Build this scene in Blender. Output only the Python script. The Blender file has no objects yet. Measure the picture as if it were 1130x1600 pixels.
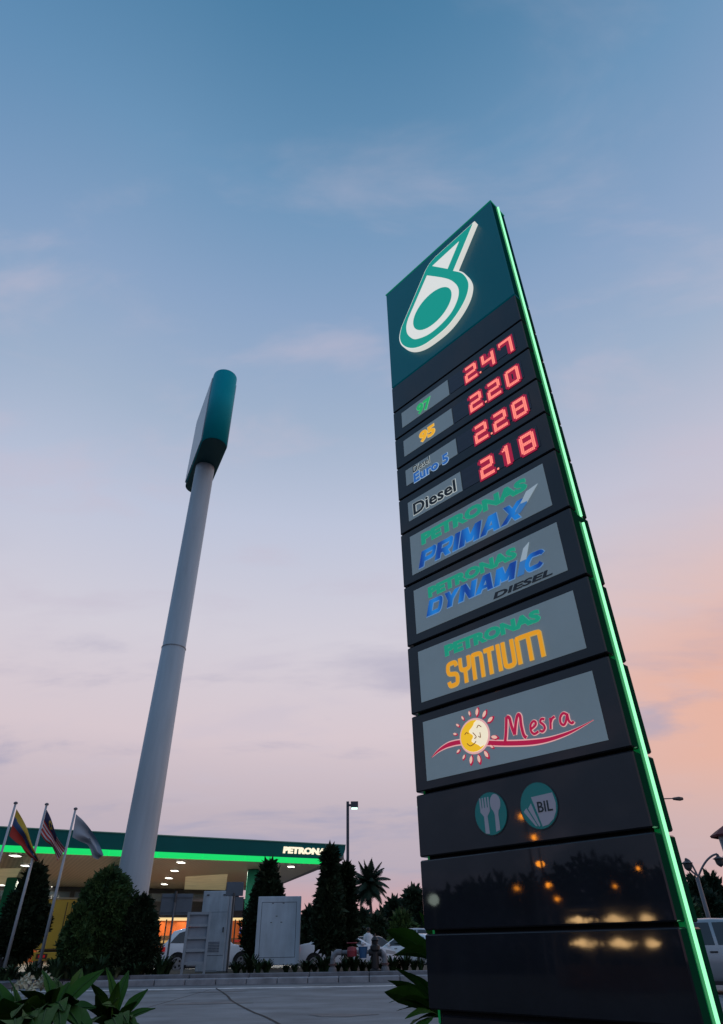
import bpy, math, random
from mathutils import Vector, Matrix
random.seed(7)
S = bpy.context.scene
COL = S.collection
R_ = math.radians

# ------------------------------------------------------------------ camera
FPX, PITCH, ROLL, CAMZ = 954.89, 0.6159974, -0.0164325, 1.0
_F = Vector((0, math.cos(PITCH), math.sin(PITCH)))
_U0 = Vector((0, -math.sin(PITCH), math.cos(PITCH)))
_R0 = Vector((1, 0, 0))
_c, _s = math.cos(ROLL), math.sin(ROLL)
_R = _R0 * _c + _U0 * _s
_U = _U0 * _c - _R0 * _s
cam = bpy.data.objects.new('camera', bpy.data.cameras.new('camera'))
COL.objects.link(cam)
M = Matrix((( _R.x, _U.x, -_F.x, 0), (_R.y, _U.y, -_F.y, 0), (_R.z, _U.z, -_F.z, CAMZ), (0, 0, 0, 1)))
cam.matrix_world = M
cam.data.sensor_fit = 'VERTICAL'
cam.data.sensor_height = 36.0
cam.data.lens = FPX / 1600 * 36.0
cam.data.clip_end = 5000
cam.data.clip_start = 0.05
S.camera = cam
S.view_settings.view_transform = 'Standard'
S.view_settings.look = 'None'
S.view_settings.gamma = 1
S.view_settings.exposure = 0
S.render.engine = 'CYCLES'
S.cycles.max_bounces = 8
S.cycles.sample_clamp_indirect = 4

def lin(r, g, b):
    f = lambda c: (c / 255 / 12.92) if c / 255 <= 0.04045 else ((c / 255 + 0.055) / 1.055) ** 2.4
    return (f(r), f(g), f(b), 1)

# ------------------------------------------------------------------ dusk sky
SUN_EL, SUN_AZ = R_(3), R_(55)
def make_world():
    w = bpy.data.worlds.new('World'); S.world = w; w.use_nodes = True
    nt = w.node_tree; nt.nodes.clear(); N = nt.nodes.new; L = nt.links.new
    out = N('ShaderNodeOutputWorld'); bg = N('ShaderNodeBackground'); L(bg.outputs[0], out.inputs[0])
    tc = N('ShaderNodeTexCoord'); sep = N('ShaderNodeSeparateXYZ'); L(tc.outputs['Generated'], sep.inputs[0])
    ramp = N('ShaderNodeValToRGB'); cr = ramp.color_ramp
    stops = [(0.0, (196, 152, 160)), (0.035, (202, 158, 164)), (0.085, (178, 166, 182)), (0.16, (190, 176, 187)),
             (0.26, (213, 197, 204)), (0.40, (209, 204, 215)), (0.56, (188, 195, 216)), (0.68, (161, 178, 203)),
             (0.80, (136, 162, 196)), (0.89, (107, 147, 184)), (0.96, (77, 126, 164)), (1.0, (60, 110, 148))]
    while len(cr.elements) < len(stops): cr.elements.new(0.5)
    for e, (p, c) in zip(cr.elements, stops): e.position = p; e.color = lin(*c)
    L(sep.outputs[2], ramp.inputs[0])
    # warm afterglow to the right
    dot = N('ShaderNodeVectorMath'); dot.operation = 'DOT_PRODUCT'
    nrm = N('ShaderNodeVectorMath'); nrm.operation = 'NORMALIZE'
    flat = N('ShaderNodeCombineXYZ'); L(sep.outputs[0], flat.inputs[0]); L(sep.outputs[1], flat.inputs[1])
    L(flat.outputs[0], nrm.inputs[0]); L(nrm.outputs[0], dot.inputs[0])
    dot.inputs[1].default_value = (math.sin(R_(48)), math.cos(R_(48)), 0)
    mr = N('ShaderNodeMapRange'); mr.interpolation_type = 'SMOOTHSTEP'
    mr.inputs[1].default_value = 0.70; mr.inputs[2].default_value = 1.03
    L(dot.outputs['Value'], mr.inputs[0])
    band = N('ShaderNodeValToRGB'); b = band.color_ramp
    bs = [(0, .35), (.06, .25), (.13, .45), (.20, .95), (.30, 1.0), (.40, .6), (.52, .18), (.7, 0)]
    while len(b.elements) < len(bs): b.elements.new(.5)
    for e, (p, v) in zip(b.elements, bs): e.position = p; e.color = (v, v, v, 1)
    L(sep.outputs[2], band.inputs[0])
    mul = N('ShaderNodeMath'); mul.operation = 'MULTIPLY'; L(mr.outputs[0], mul.inputs[0]); L(band.outputs[0], mul.inputs[1])
    mix = N('ShaderNodeMixRGB'); L(mul.outputs[0], mix.inputs[0]); L(ramp.outputs[0], mix.inputs[1])
    mix.inputs[2].default_value = lin(228, 170, 148)
    # the eastern sky behind the camera is a duller blue
    bk = N('ShaderNodeVectorMath'); bk.operation = 'DOT_PRODUCT'; L(nrm.outputs[0], bk.inputs[0]); bk.inputs[1].default_value = (-.80, -.60, 0)
    bm = N('ShaderNodeMapRange'); bm.interpolation_type = 'SMOOTHSTEP'; bm.inputs[1].default_value = -.1; bm.inputs[2].default_value = .65; bm.inputs[4].default_value = .85
    L(bk.outputs['Value'], bm.inputs[0])
    br = N('ShaderNodeValToRGB'); q = br.color_ramp
    while len(q.elements) < 5: q.elements.new(.5)
    for el, (p, c_) in zip(q.elements, [(0, (70, 90, 122)), (.15, (88, 112, 146)), (.4, (104, 142, 180)), (.75, (100, 146, 188)), (1, (66, 118, 158))]): el.position = p; el.color = lin(*c_)
    L(sep.outputs[2], br.inputs[0])
    mix0 = mix; mix = N('ShaderNodeMixRGB'); L(bm.outputs[0], mix.inputs[0]); L(mix0.outputs[0], mix.inputs[1]); L(br.outputs[0], mix.inputs[2])
    # project direction on a cloud layer
    zz = N('ShaderNodeMath'); zz.operation = 'ADD'; zz.inputs[1].default_value = 0.16; L(sep.outputs[2], zz.inputs[0])
    dv = N('ShaderNodeVectorMath'); dv.operation = 'DIVIDE'
    cz = N('ShaderNodeCombineXYZ')
    for i in range(3): L(zz.outputs[0], cz.inputs[i])
    L(tc.outputs['Generated'], dv.inputs[0]); L(cz.outputs[0], dv.inputs[1])
    mp = N('ShaderNodeMapping'); mp.inputs['Rotation'].default_value = (0, 0, R_(25)); mp.inputs['Scale'].default_value = (0.65, 1.35, 1)
    L(dv.outputs[0], mp.inputs[0])
    def cloud(scale, lo, hi, amt, el_stops, colour, prev, seed):
        n = N('ShaderNodeTexNoise'); n.noise_dimensions = '4D'; n.inputs['W'].default_value = seed
        n.inputs['Scale'].default_value = scale; n.inputs['Detail'].default_value = 6; n.inputs['Roughness'].default_value = .55
        n.inputs['Distortion'].default_value = .35
        L(mp.outputs[0], n.inputs[0])
        m = N('ShaderNodeMapRange'); m.interpolation_type = 'SMOOTHSTEP'
        m.inputs[1].default_value = lo; m.inputs[2].default_value = hi; m.inputs[4].default_value = amt
        L(n.outputs[0], m.inputs[0])
        r = N('ShaderNodeValToRGB')
        while len(r.color_ramp.elements) < len(el_stops): r.color_ramp.elements.new(.5)
        for e, (p, v) in zip(r.color_ramp.elements, el_stops): e.position = p; e.color = (v, v, v, 1)
        L(sep.outputs[2], r.inputs[0])
        mm = N('ShaderNodeMath'); mm.operation = 'MULTIPLY'; L(m.outputs[0], mm.inputs[0]); L(r.outputs[0], mm.inputs[1])
        x = N('ShaderNodeMixRGB'); L(mm.outputs[0], x.inputs[0]); L(prev, x.inputs[1]); x.inputs[2].default_value = lin(*colour)
        return x.outputs[0]
    c = cloud(2.1, .52, .72, .75, [(0, .5), (.08, 1), (.28, .9), (.42, .5), (.5, 0)], (160, 158, 184), mix.outputs[0], 3.1)
    c = cloud(3.4, .49, .72, .56, [(.05, 0), (.3, .6), (.5, 1), (.8, .9), (.93, .4), (1, .2)], (196, 188, 204), c, 8.4)
    # thin Nishita twilight layer
    sky = N('ShaderNodeTexSky'); sky.sky_type = 'NISHITA'; sky.sun_disc = False
    sky.sun_elevation = SUN_EL; sky.sun_rotation = SUN_AZ
    sm = N('ShaderNodeMixRGB'); sm.blend_type = 'ADD'; sm.inputs[0].default_value = 0.012
    L(c, sm.inputs[1]); L(sky.outputs[0], sm.inputs[2])
    L(sm.outputs[0], bg.inputs[0]); bg.inputs[1].default_value = 1.0
make_world()

sun = bpy.data.objects.new('sun', bpy.data.lights.new('sun', 'SUN'))
sun.data.energy = 0.12; sun.data.angle = R_(20); sun.data.color = (1, .72, .5)
sun.rotation_euler = (R_(90) - SUN_EL, 0, -SUN_AZ + math.pi)
sd = Vector((math.sin(SUN_AZ) * math.cos(SUN_EL), math.cos(SUN_AZ) * math.cos(SUN_EL), math.sin(SUN_EL)))
sun.rotation_euler = sd.to_track_quat('Z', 'Y').to_euler()
COL.objects.link(sun)

# ------------------------------------------------------------------ photo measurement -> world
def ray(u, v): return _R * ((u - 565) / FPX) - _U * ((v - 800) / FPX) + _F
def at(u, v, dist):
    d = ray(u, v); t = dist / math.hypot(d.x, d.y); return d * t + Vector((0, 0, CAMZ))
def atz(u, v, z):
    d = ray(u, v); t = (z - CAMZ) / d.z; return d * t + Vector((0, 0, CAMZ))
def onplane(u, v, p0, n):
    d = ray(u, v); t = (p0 - Vector((0, 0, CAMZ))).dot(n) / d.dot(n); return d * t + Vector((0, 0, CAMZ))

# ------------------------------------------------------------------ materials
MATS = {}
def mat(name, col, rough=.6, metal=0, emit=None, es=1.0, noise=None, bump=None, spec=.5, coat=0, trans=0):
    if name in MATS: return MATS[name]
    m = bpy.data.materials.new(name); m.use_nodes = True
    nt = m.node_tree; b = nt.nodes['Principled BSDF']; N = nt.nodes.new; L = nt.links.new
    c = tuple(col) + ((1,) if len(col) == 3 else ())
    b.inputs['Base Color'].default_value = c
    b.inputs['Roughness'].default_value = rough; b.inputs['Metallic'].default_value = metal
    b.inputs['Specular IOR Level'].default_value = spec
    b.inputs['Coat Weight'].default_value = coat
    b.inputs['Transmission Weight'].default_value = trans
    if emit: b.inputs['Emission Color'].default_value = tuple(emit) + ((1,) if len(emit) == 3 else ()); b.inputs['Emission Strength'].default_value = es
    tc = N('ShaderNodeTexCoord')
    if noise:
        sc, amt = noise[0], noise[1]
        n = N('ShaderNodeTexNoise'); n.inputs['Scale'].default_value = sc; n.inputs['Detail'].default_value = 8; n.inputs['Roughness'].default_value = .6
        L(tc.outputs['Object'], n.inputs[0])
        if len(noise) > 2:
            mp = N('ShaderNodeMapping'); mp.inputs['Scale'].default_value = noise[2]; L(tc.outputs['Object'], mp.inputs[0]); L(mp.outputs[0], n.inputs[0])
        mr = N('ShaderNodeMapRange'); mr.inputs[1].default_value = .3; mr.inputs[2].default_value = .7
        mr.inputs[3].default_value = 1 - amt; mr.inputs[4].default_value = 1 + amt
        L(n.outputs[0], mr.inputs[0])
        mx = N('ShaderNodeMixRGB'); mx.blend_type = 'MULTIPLY'; mx.inputs[0].default_value = 1
        mx.inputs[1].default_value = c; L(mr.outputs[0], mx.inputs[2]); L(mx.outputs[0], b.inputs['Base Color'])
    if bump:
        n = N('ShaderNodeTexNoise'); n.inputs['Scale'].default_value = bump[0]; n.inputs['Detail'].default_value = bump[2] if len(bump) > 2 else 3
        L(tc.outputs['Object'], n.inputs[0])
        bp = N('ShaderNodeBump'); bp.inputs['Strength'].default_value = bump[1]; bp.inputs['Distance'].default_value = .02
        L(n.outputs[0], bp.inputs['Height']); L(bp.outputs[0], b.inputs['Normal'])
    MATS[name] = m; return m

def leafmat(name, c1, c2, sc=3.0, rough=.55, transl=0.0):
    if name in MATS: return MATS[name]
    m = bpy.data.materials.new(name); m.use_nodes = True
    nt = m.node_tree; b = nt.nodes['Principled BSDF']; N = nt.nodes.new; L = nt.links.new
    tc = N('ShaderNodeTexCoord'); n = N('ShaderNodeTexNoise'); n.inputs['Scale'].default_value = sc; n.inputs['Detail'].default_value = 5
    L(tc.outputs['Object'], n.inputs[0])
    r = N('ShaderNodeValToRGB'); r.color_ramp.elements[0].position = .35; r.color_ramp.elements[1].position = .68
    r.color_ramp.elements[0].color = tuple(c1) + (1,); r.color_ramp.elements[1].color = tuple(c2) + (1,)
    L(n.outputs[0], r.inputs[0]); L(r.outputs[0], b.inputs['Base Color']); b.inputs['Roughness'].default_value = rough
    b.inputs['Specular IOR Level'].default_value = .12
    MATS[name] = m; return m

def e(name, rgb, strength=1.0, base=(.02, .02, .02)):
    return mat(name, base, .4, emit=lin(*rgb)[:3], es=strength)

# ------------------------------------------------------------------ mesh helpers
class MB:
    def __init__(s): s.v = []; s.f = []; s.mi = []; s.m = 0; s.sm = False
    def add(s, vs, fs, mat_i=None):
        o = len(s.v); s.v += [Vector(v) for v in vs]; s.f += [tuple(i + o for i in f) for f in fs]
        s.mi += [s.m if mat_i is None else mat_i] * len(fs); return s
    def box(s, x0, x1, y0, y1, z0, z1, T=None):
        vs = [Vector((x, y, z)) for x in (x0, x1) for y in (y0, y1) for z in (z0, z1)]
        if T: vs = [T @ v for v in vs]
        return s.add(vs, [(0, 1, 3, 2), (4, 6, 7, 5), (0, 4, 5, 1), (2, 3, 7, 6), (0, 2, 6, 4), (1, 5, 7, 3)])
    def bbox(s, x0, x1, y0, y1, z0, z1, b=.01, T=None):   # box with bevelled vertical/horizontal front edges
        pts = [(x0 + b, y0), (x1 - b, y0), (x1, y0 + b), (x1, y1 - b), (x1 - b, y1), (x0 + b, y1), (x0, y1 - b), (x0, y0 + b)]
        n = 8; cx, cy = (x0 + x1) / 2, (y0 + y1) / 2
        def ring(z, ins): return [Vector((x + (ins if x < cx else -ins), y + (ins if y < cy else -ins), z)) for x, y in pts]
        rs = [ring(z0, b * .8), ring(z0 + b, 0), ring(z1 - b, 0), ring(z1, b * .8)]
        vs = [p for r in rs for p in r]
        if T: vs = [T @ v for v in vs]
        fs = [tuple(range(n - 1, -1, -1)), tuple(range(3 * n, 4 * n))]
        for k in range(3):
            for i in range(n): fs.append((k * n + i, k * n + (i + 1) % n, (k + 1) * n + (i + 1) % n, (k + 1) * n + i))
        return s.add(vs, fs)
    def cyl(s, a, b, r0, r1=None, n=12, cap=True):
        a = Vector(a); b = Vector(b); r1 = r0 if r1 is None else r1
        d = (b - a).normalized(); u = d.orthogonal().normalized(); w = d.cross(u)
        vs = []
        for p, r in ((a, r0), (b, r1)):
            vs += [p + (u * math.cos(t) + w * math.sin(t)) * r for t in [2 * math.pi * i / n for i in range(n)]]
        fs = [(i, (i + 1) % n, n + (i + 1) % n, n + i) for i in range(n)]
        if cap: fs += [tuple(range(n - 1, -1, -1)), tuple(range(n, 2 * n))]
        return s.add(vs, fs)
    def tube(s, pts, rad, n=8):
        pts = [Vector(p) for p in pts]; k = len(pts)
        rad = [rad] * k if isinstance(rad, (int, float)) else rad
        up = Vector((0.013, 0.02, 1)); vs = []; fs = []
        for i, p in enumerate(pts):
            d = (pts[min(i + 1, k - 1)] - pts[max(i - 1, 0)]).normalized()
            u = d.cross(up)
            if u.length < .05: u = d.cross(Vector((1, 0, 0)))
            u.normalize(); w = d.cross(u)
            vs += [p + (u * math.cos(t) + w * math.sin(t)) * rad[i] for t in [2 * math.pi * j / n for j in range(n)]]
        for i in range(k - 1):
            for j in range(n): fs.append((i * n + j, i * n + (j + 1) % n, (i + 1) * n + (j + 1) % n, (i + 1) * n + j))
        fs += [tuple(range(n - 1, -1, -1)), tuple(range((k - 1) * n, k * n))]
        return s.add(vs, fs)
    def prism(s, poly, fn, d0, d1):   # poly of 2D points, fn(p2d, depth)->3D
        n = len(poly)
        vs = [fn(p, d0) for p in poly] + [fn(p, d1) for p in poly]
        fs = [tuple(range(n)), tuple(range(2 * n - 1, n - 1, -1))] + [(i, n + i, n + (i + 1) % n, (i + 1) % n) for i in range(n)]
        return s.add(vs, fs)
    def lathe(s, prof, c, n=14):
        c = Vector(c); vs = []; fs = []
        for r, z in prof: vs += [c + Vector((r * math.cos(2 * math.pi * i / n), r * math.sin(2 * math.pi * i / n), z)) for i in range(n)]
        for k in range(len(prof) - 1):
            for i in range(n): fs.append((k * n + i, k * n + (i + 1) % n, (k + 1) * n + (i + 1) % n, (k + 1) * n + i))
        return s.add(vs, fs)
    def build(s, name, m, parent=None, smooth=False):
        me = bpy.data.meshes.new(name); me.from_pydata([tuple(v) for v in s.v], [], s.f)
        for x in (m if isinstance(m, (list, tuple)) else [m]): me.materials.append(x)
        me.polygons.foreach_set('material_index', s.mi)
        if smooth: me.polygons.foreach_set('use_smooth', [True] * len(me.polygons))
        me.update()
        o = bpy.data.objects.new(name, me); COL.objects.link(o)
        if parent: o.parent = parent
        return o
def fixn(o):
    import bmesh
    bm = bmesh.new(); bm.from_mesh(o.data); bmesh.ops.recalc_face_normals(bm, faces=bm.faces); bm.to_mesh(o.data); bm.free(); return o
def tag(o, label=None, cat=None, group=None, kind=None):
    if label: o['label'] = label
    if cat: o['category'] = cat
    if group: o['group'] = group
    if kind: o['kind'] = kind
    return o
def thing(name, label, cat, loc=(0, 0, 0), rz=0, group=None):
    o = bpy.data.objects.new(name, None); COL.objects.link(o); o.location = loc; o.rotation_euler = (0, 0, rz)
    o.empty_display_size = .1
    return tag(o, label, cat, group)
def struct(o): o['kind'] = 'structure'; return o
def copy_tree(o, parent=None):
    c = o.copy(); COL.objects.link(c)
    if parent: c.parent = parent
    for ch in list(o.children): copy_tree(ch, c)
    return c

def text_verts(txt, bold=0.0, shear=0.0, spacing=1.0):
    cu = bpy.data.curves.new('lettering', 'FONT'); cu.body = txt; cu.size = 1; cu.offset = bold; cu.shear = shear
    cu.space_character = spacing; cu.resolution_u = 3; cu.extrude = .5
    o = bpy.data.objects.new('lettering', cu); COL.objects.link(o)
    dg = bpy.context.evaluated_depsgraph_get()
    me = bpy.data.meshes.new_from_object(o.evaluated_get(dg))
    vs = [v.co.copy() for v in me.vertices]; fs = [tuple(p.vertices) for p in me.polygons]
    bpy.data.objects.remove(o); bpy.data.curves.remove(cu); bpy.data.meshes.remove(me)
    return vs, fs
def text_on(name, txt, m, parent, box, y_front, thick, bold=.02, shear=0, spacing=1.0, grow=0.0, ref_bold=None, fn=None, slope=0):
    """lettering filling box=(s0,s1,z0,z1) in the parent's x/z plane, front at -y"""
    vs, fs = text_verts(txt, bold, shear, spacing)
    rv = vs if ref_bold is None else text_verts(txt, ref_bold, shear, spacing)[0]
    xs = [v.x for v in rv]; ys = [v.y for v in rv]
    x0, x1, y0, y1 = min(xs), max(xs), min(ys), max(ys)
    s0, s1, z0, z1 = box; mb = MB(); out = []
    for v in vs:
        x = s0 + (v.x - x0) / (x1 - x0) * (s1 - s0)
        z = z0 + (v.y - y0) / (y1 - y0) * (z1 - z0) + slope * (x - s0)
        out.append(Vector((x, y_front + (thick if v.z < 0 else 0), z)))
    mb.add(out, fs)
    return mb.build(name, m, parent)

def smooth_loop(pts, k=6, corners=()):
    """closed Catmull-Rom through pts; indices in corners stay sharp"""
    n = len(pts); out = []
    for i in range(n):
        p1, p2 = pts[i], pts[(i + 1) % n]
        p0 = pts[i - 1] if i not in corners else p1
        p3 = pts[(i + 2) % n] if (i + 1) % n not in corners else p2
        for j in range(k):
            t = j / k
            out.append(tuple(0.5 * ((2 * p1[a]) + (-p0[a] + p2[a]) * t + (2 * p0[a] - 5 * p1[a] + 4 * p2[a] - p3[a]) * t * t + (-p0[a] + 3 * p1[a] - 3 * p2[a] + p3[a]) * t ** 3) for a in (0, 1)))
    return out
def smooth_open(pts, k=6):
    n = len(pts); out = []
    for i in range(n - 1):
        p0 = pts[max(i - 1, 0)]; p1 = pts[i]; p2 = pts[i + 1]; p3 = pts[min(i + 2, n - 1)]
        for j in range(k):
            t = j / k
            out.append(tuple(0.5 * ((2 * p1[a]) + (-p0[a] + p2[a]) * t + (2 * p0[a] - 5 * p1[a] + 4 * p2[a] - p3[a]) * t * t + (-p0[a] + 3 * p1[a] - 3 * p2[a] + p3[a]) * t ** 3) for a in range(len(p1))))
    out.append(tuple(pts[-1])); return out
def offset_loop(pts, d):
    n = len(pts); out = []
    area = sum(pts[i][0] * pts[(i + 1) % n][1] - pts[(i + 1) % n][0] * pts[i][1] for i in range(n))
    sg = 1 if area > 0 else -1
    for i in range(n):
        a = Vector(pts[i - 1]); b = Vector(pts[i]); c = Vector(pts[(i + 1) % n])
        e1 = (b - a); e2 = (c - b)
        if e1.length < 1e-6 or e2.length < 1e-6: out.append(tuple(b)); continue
        n1 = Vector((e1.y, -e1.x)).normalized() * sg; n2 = Vector((e2.y, -e2.x)).normalized() * sg
        q = (n1 + n2)
        q = q.normalized() * min(1 / max(.3, math.sqrt(max(0, (1 + n1.dot(n2)) / 2))), 2.2) if q.length > .1 else n1
        out.append(tuple(b + q * d))
    return out
def ribbon(mb, pts, w, y, th, taper=None):
    n = len(pts); L1 = []; R1 = []
    for i in range(n):
        a = Vector(pts[max(i - 1, 0)]); b = Vector(pts[min(i + 1, n - 1)]); d = (b - a)
        if d.length < 1e-9: d = Vector((1, 0))
        d.normalize(); nn = Vector((-d.y, d.x)); ww = w * (taper(i / (n - 1)) if taper else 1) / 2
        p = Vector(pts[i]); L1.append(p + nn * ww); R1.append(p - nn * ww)
    vs = []
    for q in (L1, R1):
        for p in q: vs.append((p.x, y, p.y))
    for q in (L1, R1):
        for p in q: vs.append((p.x, y + th, p.y))
    fs = [(i, i + 1, n + i + 1, n + i) for i in range(n - 1)]
    fs += [(i, 2 * n + i, 2 * n + i + 1, i + 1) for i in range(n - 1)] + [(n + i, n + i + 1, 3 * n + i + 1, 3 * n + i) for i in range(n - 1)]
    fs += [(0, n, 3 * n, 2 * n), (n - 1, 3 * n - 1, 4 * n - 1, 2 * n - 1)]
    mb.add(vs, fs)
PX = lambda p, y: Vector((p[0], y, p[1]))

# ================================================================== SETTING
struct(MB().box(-900, 900, -900, 1500, -.5, -.012).build('ground', mat('dull_earth', (.045, .05, .035), .95, noise=(.8, .4))))
concrete = mat('worn_concrete', (.165, .185, .20), .88, noise=(.55, .38, (1, 1.5, 1)), bump=(30, .3, 8))
struct(MB().box(-90, 60, 9.5, 25.15, -.3, 0).build('road', concrete))
struct(MB().box(-90, 60, 24.3, 25.14, -.1, .004).build('gutter', mat('gutter_concrete', (.10, .105, .115), .9, noise=(2, .35, (1, 4, 1)))))
struct(MB().box(-90, 60, 22.55, 22.95, -.1, .005).build('edge_line', mat('faded_line_paint', (.55, .56, .56), .7, noise=(3, .45))))
# crack running over the slab
cp = [atz(u, v, .006) for u, v in [(338, 1544), (346, 1549), (356, 1556), (362, 1563), (378, 1572), (396, 1581), (412, 1587), (432, 1597), (447, 1606)]]
cp = [Vector(p) for p in smooth_open([tuple(p) for p in cp], 7)]
mb = MB()
rr = random.Random(4)
for i in range(len(cp) - 1):
    w0 = .022
    a, b = cp[i], cp[i + 1]
    mb.add([a + Vector((-w0 - rr.random() * .02, 0, 0)), a + Vector((w0, 0, 0)), b + Vector((w0, 0, 0)), b + Vector((-w0 - .01, 0, 0))], [(0, 1, 2, 3)])
struct(mb.build('road_crack', mat('bitumen_filled_crack', (.012, .013, .015), .9)))
rq = random.Random(8)
for k in range(9):
    px_, py_, r_ = rq.uniform(-9, 3), rq.uniform(13, 22), rq.uniform(.15, .7)
    ring_ = [Vector((px_ + r_ * 1.9 * math.cos(t) * (1 + .35 * math.sin(3 * t + k)), py_ + r_ * math.sin(t) * (1 + .3 * math.cos(2 * t + k * 2)), .0045 + k * .0002)) for t in [2 * math.pi * j / 26 for j in range(26)]]
    struct(MB().add(ring_, [tuple(range(26))]).build('road_stain', mat('oil_stain', (.10, .11, .12), .7, noise=(3, .35))))
for x_ in (-16.5, -10.5, -4.6, 7.4):
    struct(MB().box(x_, x_ + .03, 9.6, 22.5, -.05, .003).build('road_joint', mat('slab_joint', (.07, .075, .08), .9)))
kerb_m = mat('kerb_concrete', (.26, .27, .29), .85, noise=(2.2, .3))
mb = MB()
for i in range(-60, 40):
    mb.bbox(i * 1.0 + .012, i * 1.0 + .988, 25.0, 25.5, -.1, .16, .02)
struct(mb.build('kerb', kerb_m))
mb = MB()
for i in range(-30, 20):
    mb.bbox(i * 2.0 + .01, i * 2 + 1.99, 25.52, 25.74, -.1, .27, .02)
struct(mb.build('planter_kerb', mat('dark_kerb_concrete', (.15, .155, .17), .85, noise=(2.2, .4))))
struct(MB().box(-60, 40, 25.7, 33.5, -.1, .225).build('planting_bed', mat('bed_soil', (.03, .028, .02), .95, noise=(4, .5), bump=(8, .8, 8))))
struct(MB().box(-90, 60, 33.5, 130, -.2, .03).build('forecourt', mat('forecourt_paving', (.16, .16, .165), .6, noise=(.6, .2))))
struct(MB().box(-14, 10, -6, 6.8, -.2, .1).build('near_bed', mat('bed_soil', (.03, .028, .02))))

# ================================================================== TOTEM PRICE SIGN
SL = Vector((0.3242, 4.3369, 0)); SA = math.atan2(-.72411133, .6896831)
totem = thing('totem_sign', 'tall dark totem sign with red lit fuel prices and a glowing green edge strip', 'price sign', (SL.x, SL.y, 0), SA)
HS = [6.139, 4.592, 4.243, 3.889, 3.532, 3.179, 2.818, 2.319, 1.814, 1.306, .799, .428, .054, -.305]
W, T = 1.5, .23
charcoal = mat('gloss_charcoal', (.021, .0215, .027), .045, spec=.5, bump=(1.3, .035, 2), noise=(2.5, .25))
teal = mat('teal_panel', (.0, .070, .088), .3, spec=.2, emit=(0, .06, .09), es=.5, noise=(1.2, .08))
_n = charcoal.node_tree.nodes.new('ShaderNodeTexNoise'); _n.inputs['Scale'].default_value = 3.5; _n.inputs['Detail'].default_value = 9
_r = charcoal.node_tree.nodes.new('ShaderNodeMapRange'); _r.inputs[1].default_value = .4; _r.inputs[2].default_value = .7; _r.inputs[3].default_value = .022; _r.inputs[4].default_value = .055
_t = charcoal.node_tree.nodes.new('ShaderNodeTexCoord'); charcoal.node_tree.links.new(_t.outputs['Object'], _n.inputs[0]); charcoal.node_tree.links.new(_n.outputs[0], _r.inputs[0]); charcoal.node_tree.links.new(_r.outputs[0], charcoal.node_tree.nodes['Principled BSDF'].inputs['Roughness'])
side_m = mat('side_matte', (.006, .034, .022), .7, spec=.0, emit=(0, .05, .02), es=.12); side_t = mat('side_teal', (.0, .07, .065), .6, spec=.0)  # green tint and emission of the matte sides paint the strip's spill light
core_m = mat('black_core', (.006, .006, .007), .8)
zc = CAMZ
MB().box(.04, W - .04, .05, T - .05, .1, HS[0] + zc - .01).build('core', core_m, totem)
fixn(MB().bbox(.06, W - .06, .03, T - .03, .05, HS[13] + zc - .012, .01).build('plinth', mat('plinth_metal', (.02, .021, .026), .3), totem))
panels = []
NP = 13
for i in range(NP):
    z1, z0 = HS[i] + zc, HS[i + 1] + zc
    g = .006 if i < 8 else .009
    zt, zb = z1 - (0 if i == 0 else g), z0 + g
    mb = MB()
    mb.bbox(0, W, 0, T, zb, zt, .007)
    if i == NP - 1:
        for v in mb.v: v.y -= (zt - v.z) * .016 - .004
    p = fixn(mb.build('panel', teal if i == 0 else charcoal, totem)); panels.append(p)
    p.data.materials.append(side_m if i else side_t)
    for poly in p.data.polygons:
        if abs(poly.normal.y) < .6 and abs(poly.normal.z) < .5: poly.material_index = 1
# top cap and edge light strips
fixn(MB().bbox(-.006, W + .006, -.006, T + .006, HS[0] + zc, HS[0] + zc + .012, .004).build('cap', mat('teal_cap', (0, .16, .13), .3, emit=(0, .5, .3), es=.25), totem))
tube_m = e('green_tube_light', (150, 255, 188), 1.35)
halo_m = e('green_channel_glow', (0, 105, 50), .5, base=(0, .1, .04))  # channel's green emission paints the tube's glow beside it
ys = T / 2
for (za, zb2) in ((HS[0] + .006, 2.29), (2.235, -.36)):
    for sx in (W + .012, -.012):
        o = MB().cyl((sx, ys, zb2 + zc), (sx, ys, za + zc), .0088, n=8).build('light_strip', tube_m, totem, True)
        xa, xb = (W - .03, W + .004) if sx > 1 else (-.004, .03)
        fixn(MB().box(xa, xb, ys - .034, ys + .034, zb2 + zc, za + zc).build('strip_glow_channel', halo_m, o))
# panes
pane_m = mat('frosted_pane', (.34, .44, .465), .35, spec=.4, emit=(.30, .36, .38), es=.15, noise=(1.4, .12))
disp_m = mat('led_display_glass', (.035, .036, .06), .22, spec=.5, noise=(6, .2, (1, 1, 14)))
def pane(i, x0, x1, z0, z1, m=pane_m, name='pane'):
    return MB().box(x0, x1, -.003, .01, z0 + zc, z1 + zc).build(name, m, panels[i])
rows = [(2, 3.977, 4.166), (3, 3.62, 3.808), (4, 3.283, 3.455), (5, 2.905, 3.097)]
for i, a, b in rows:
    pane(i, .112, .689, a, b); pane(i, .702, 1.41, a, b, disp_m, 'display')
for i, a, b in [(6, 2.389, 2.75), (7, 1.888, 2.25), (8, 1.374, 1.746), (9, .862, 1.239)]:
    pane(i, .108, 1.388, a, b)
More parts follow.
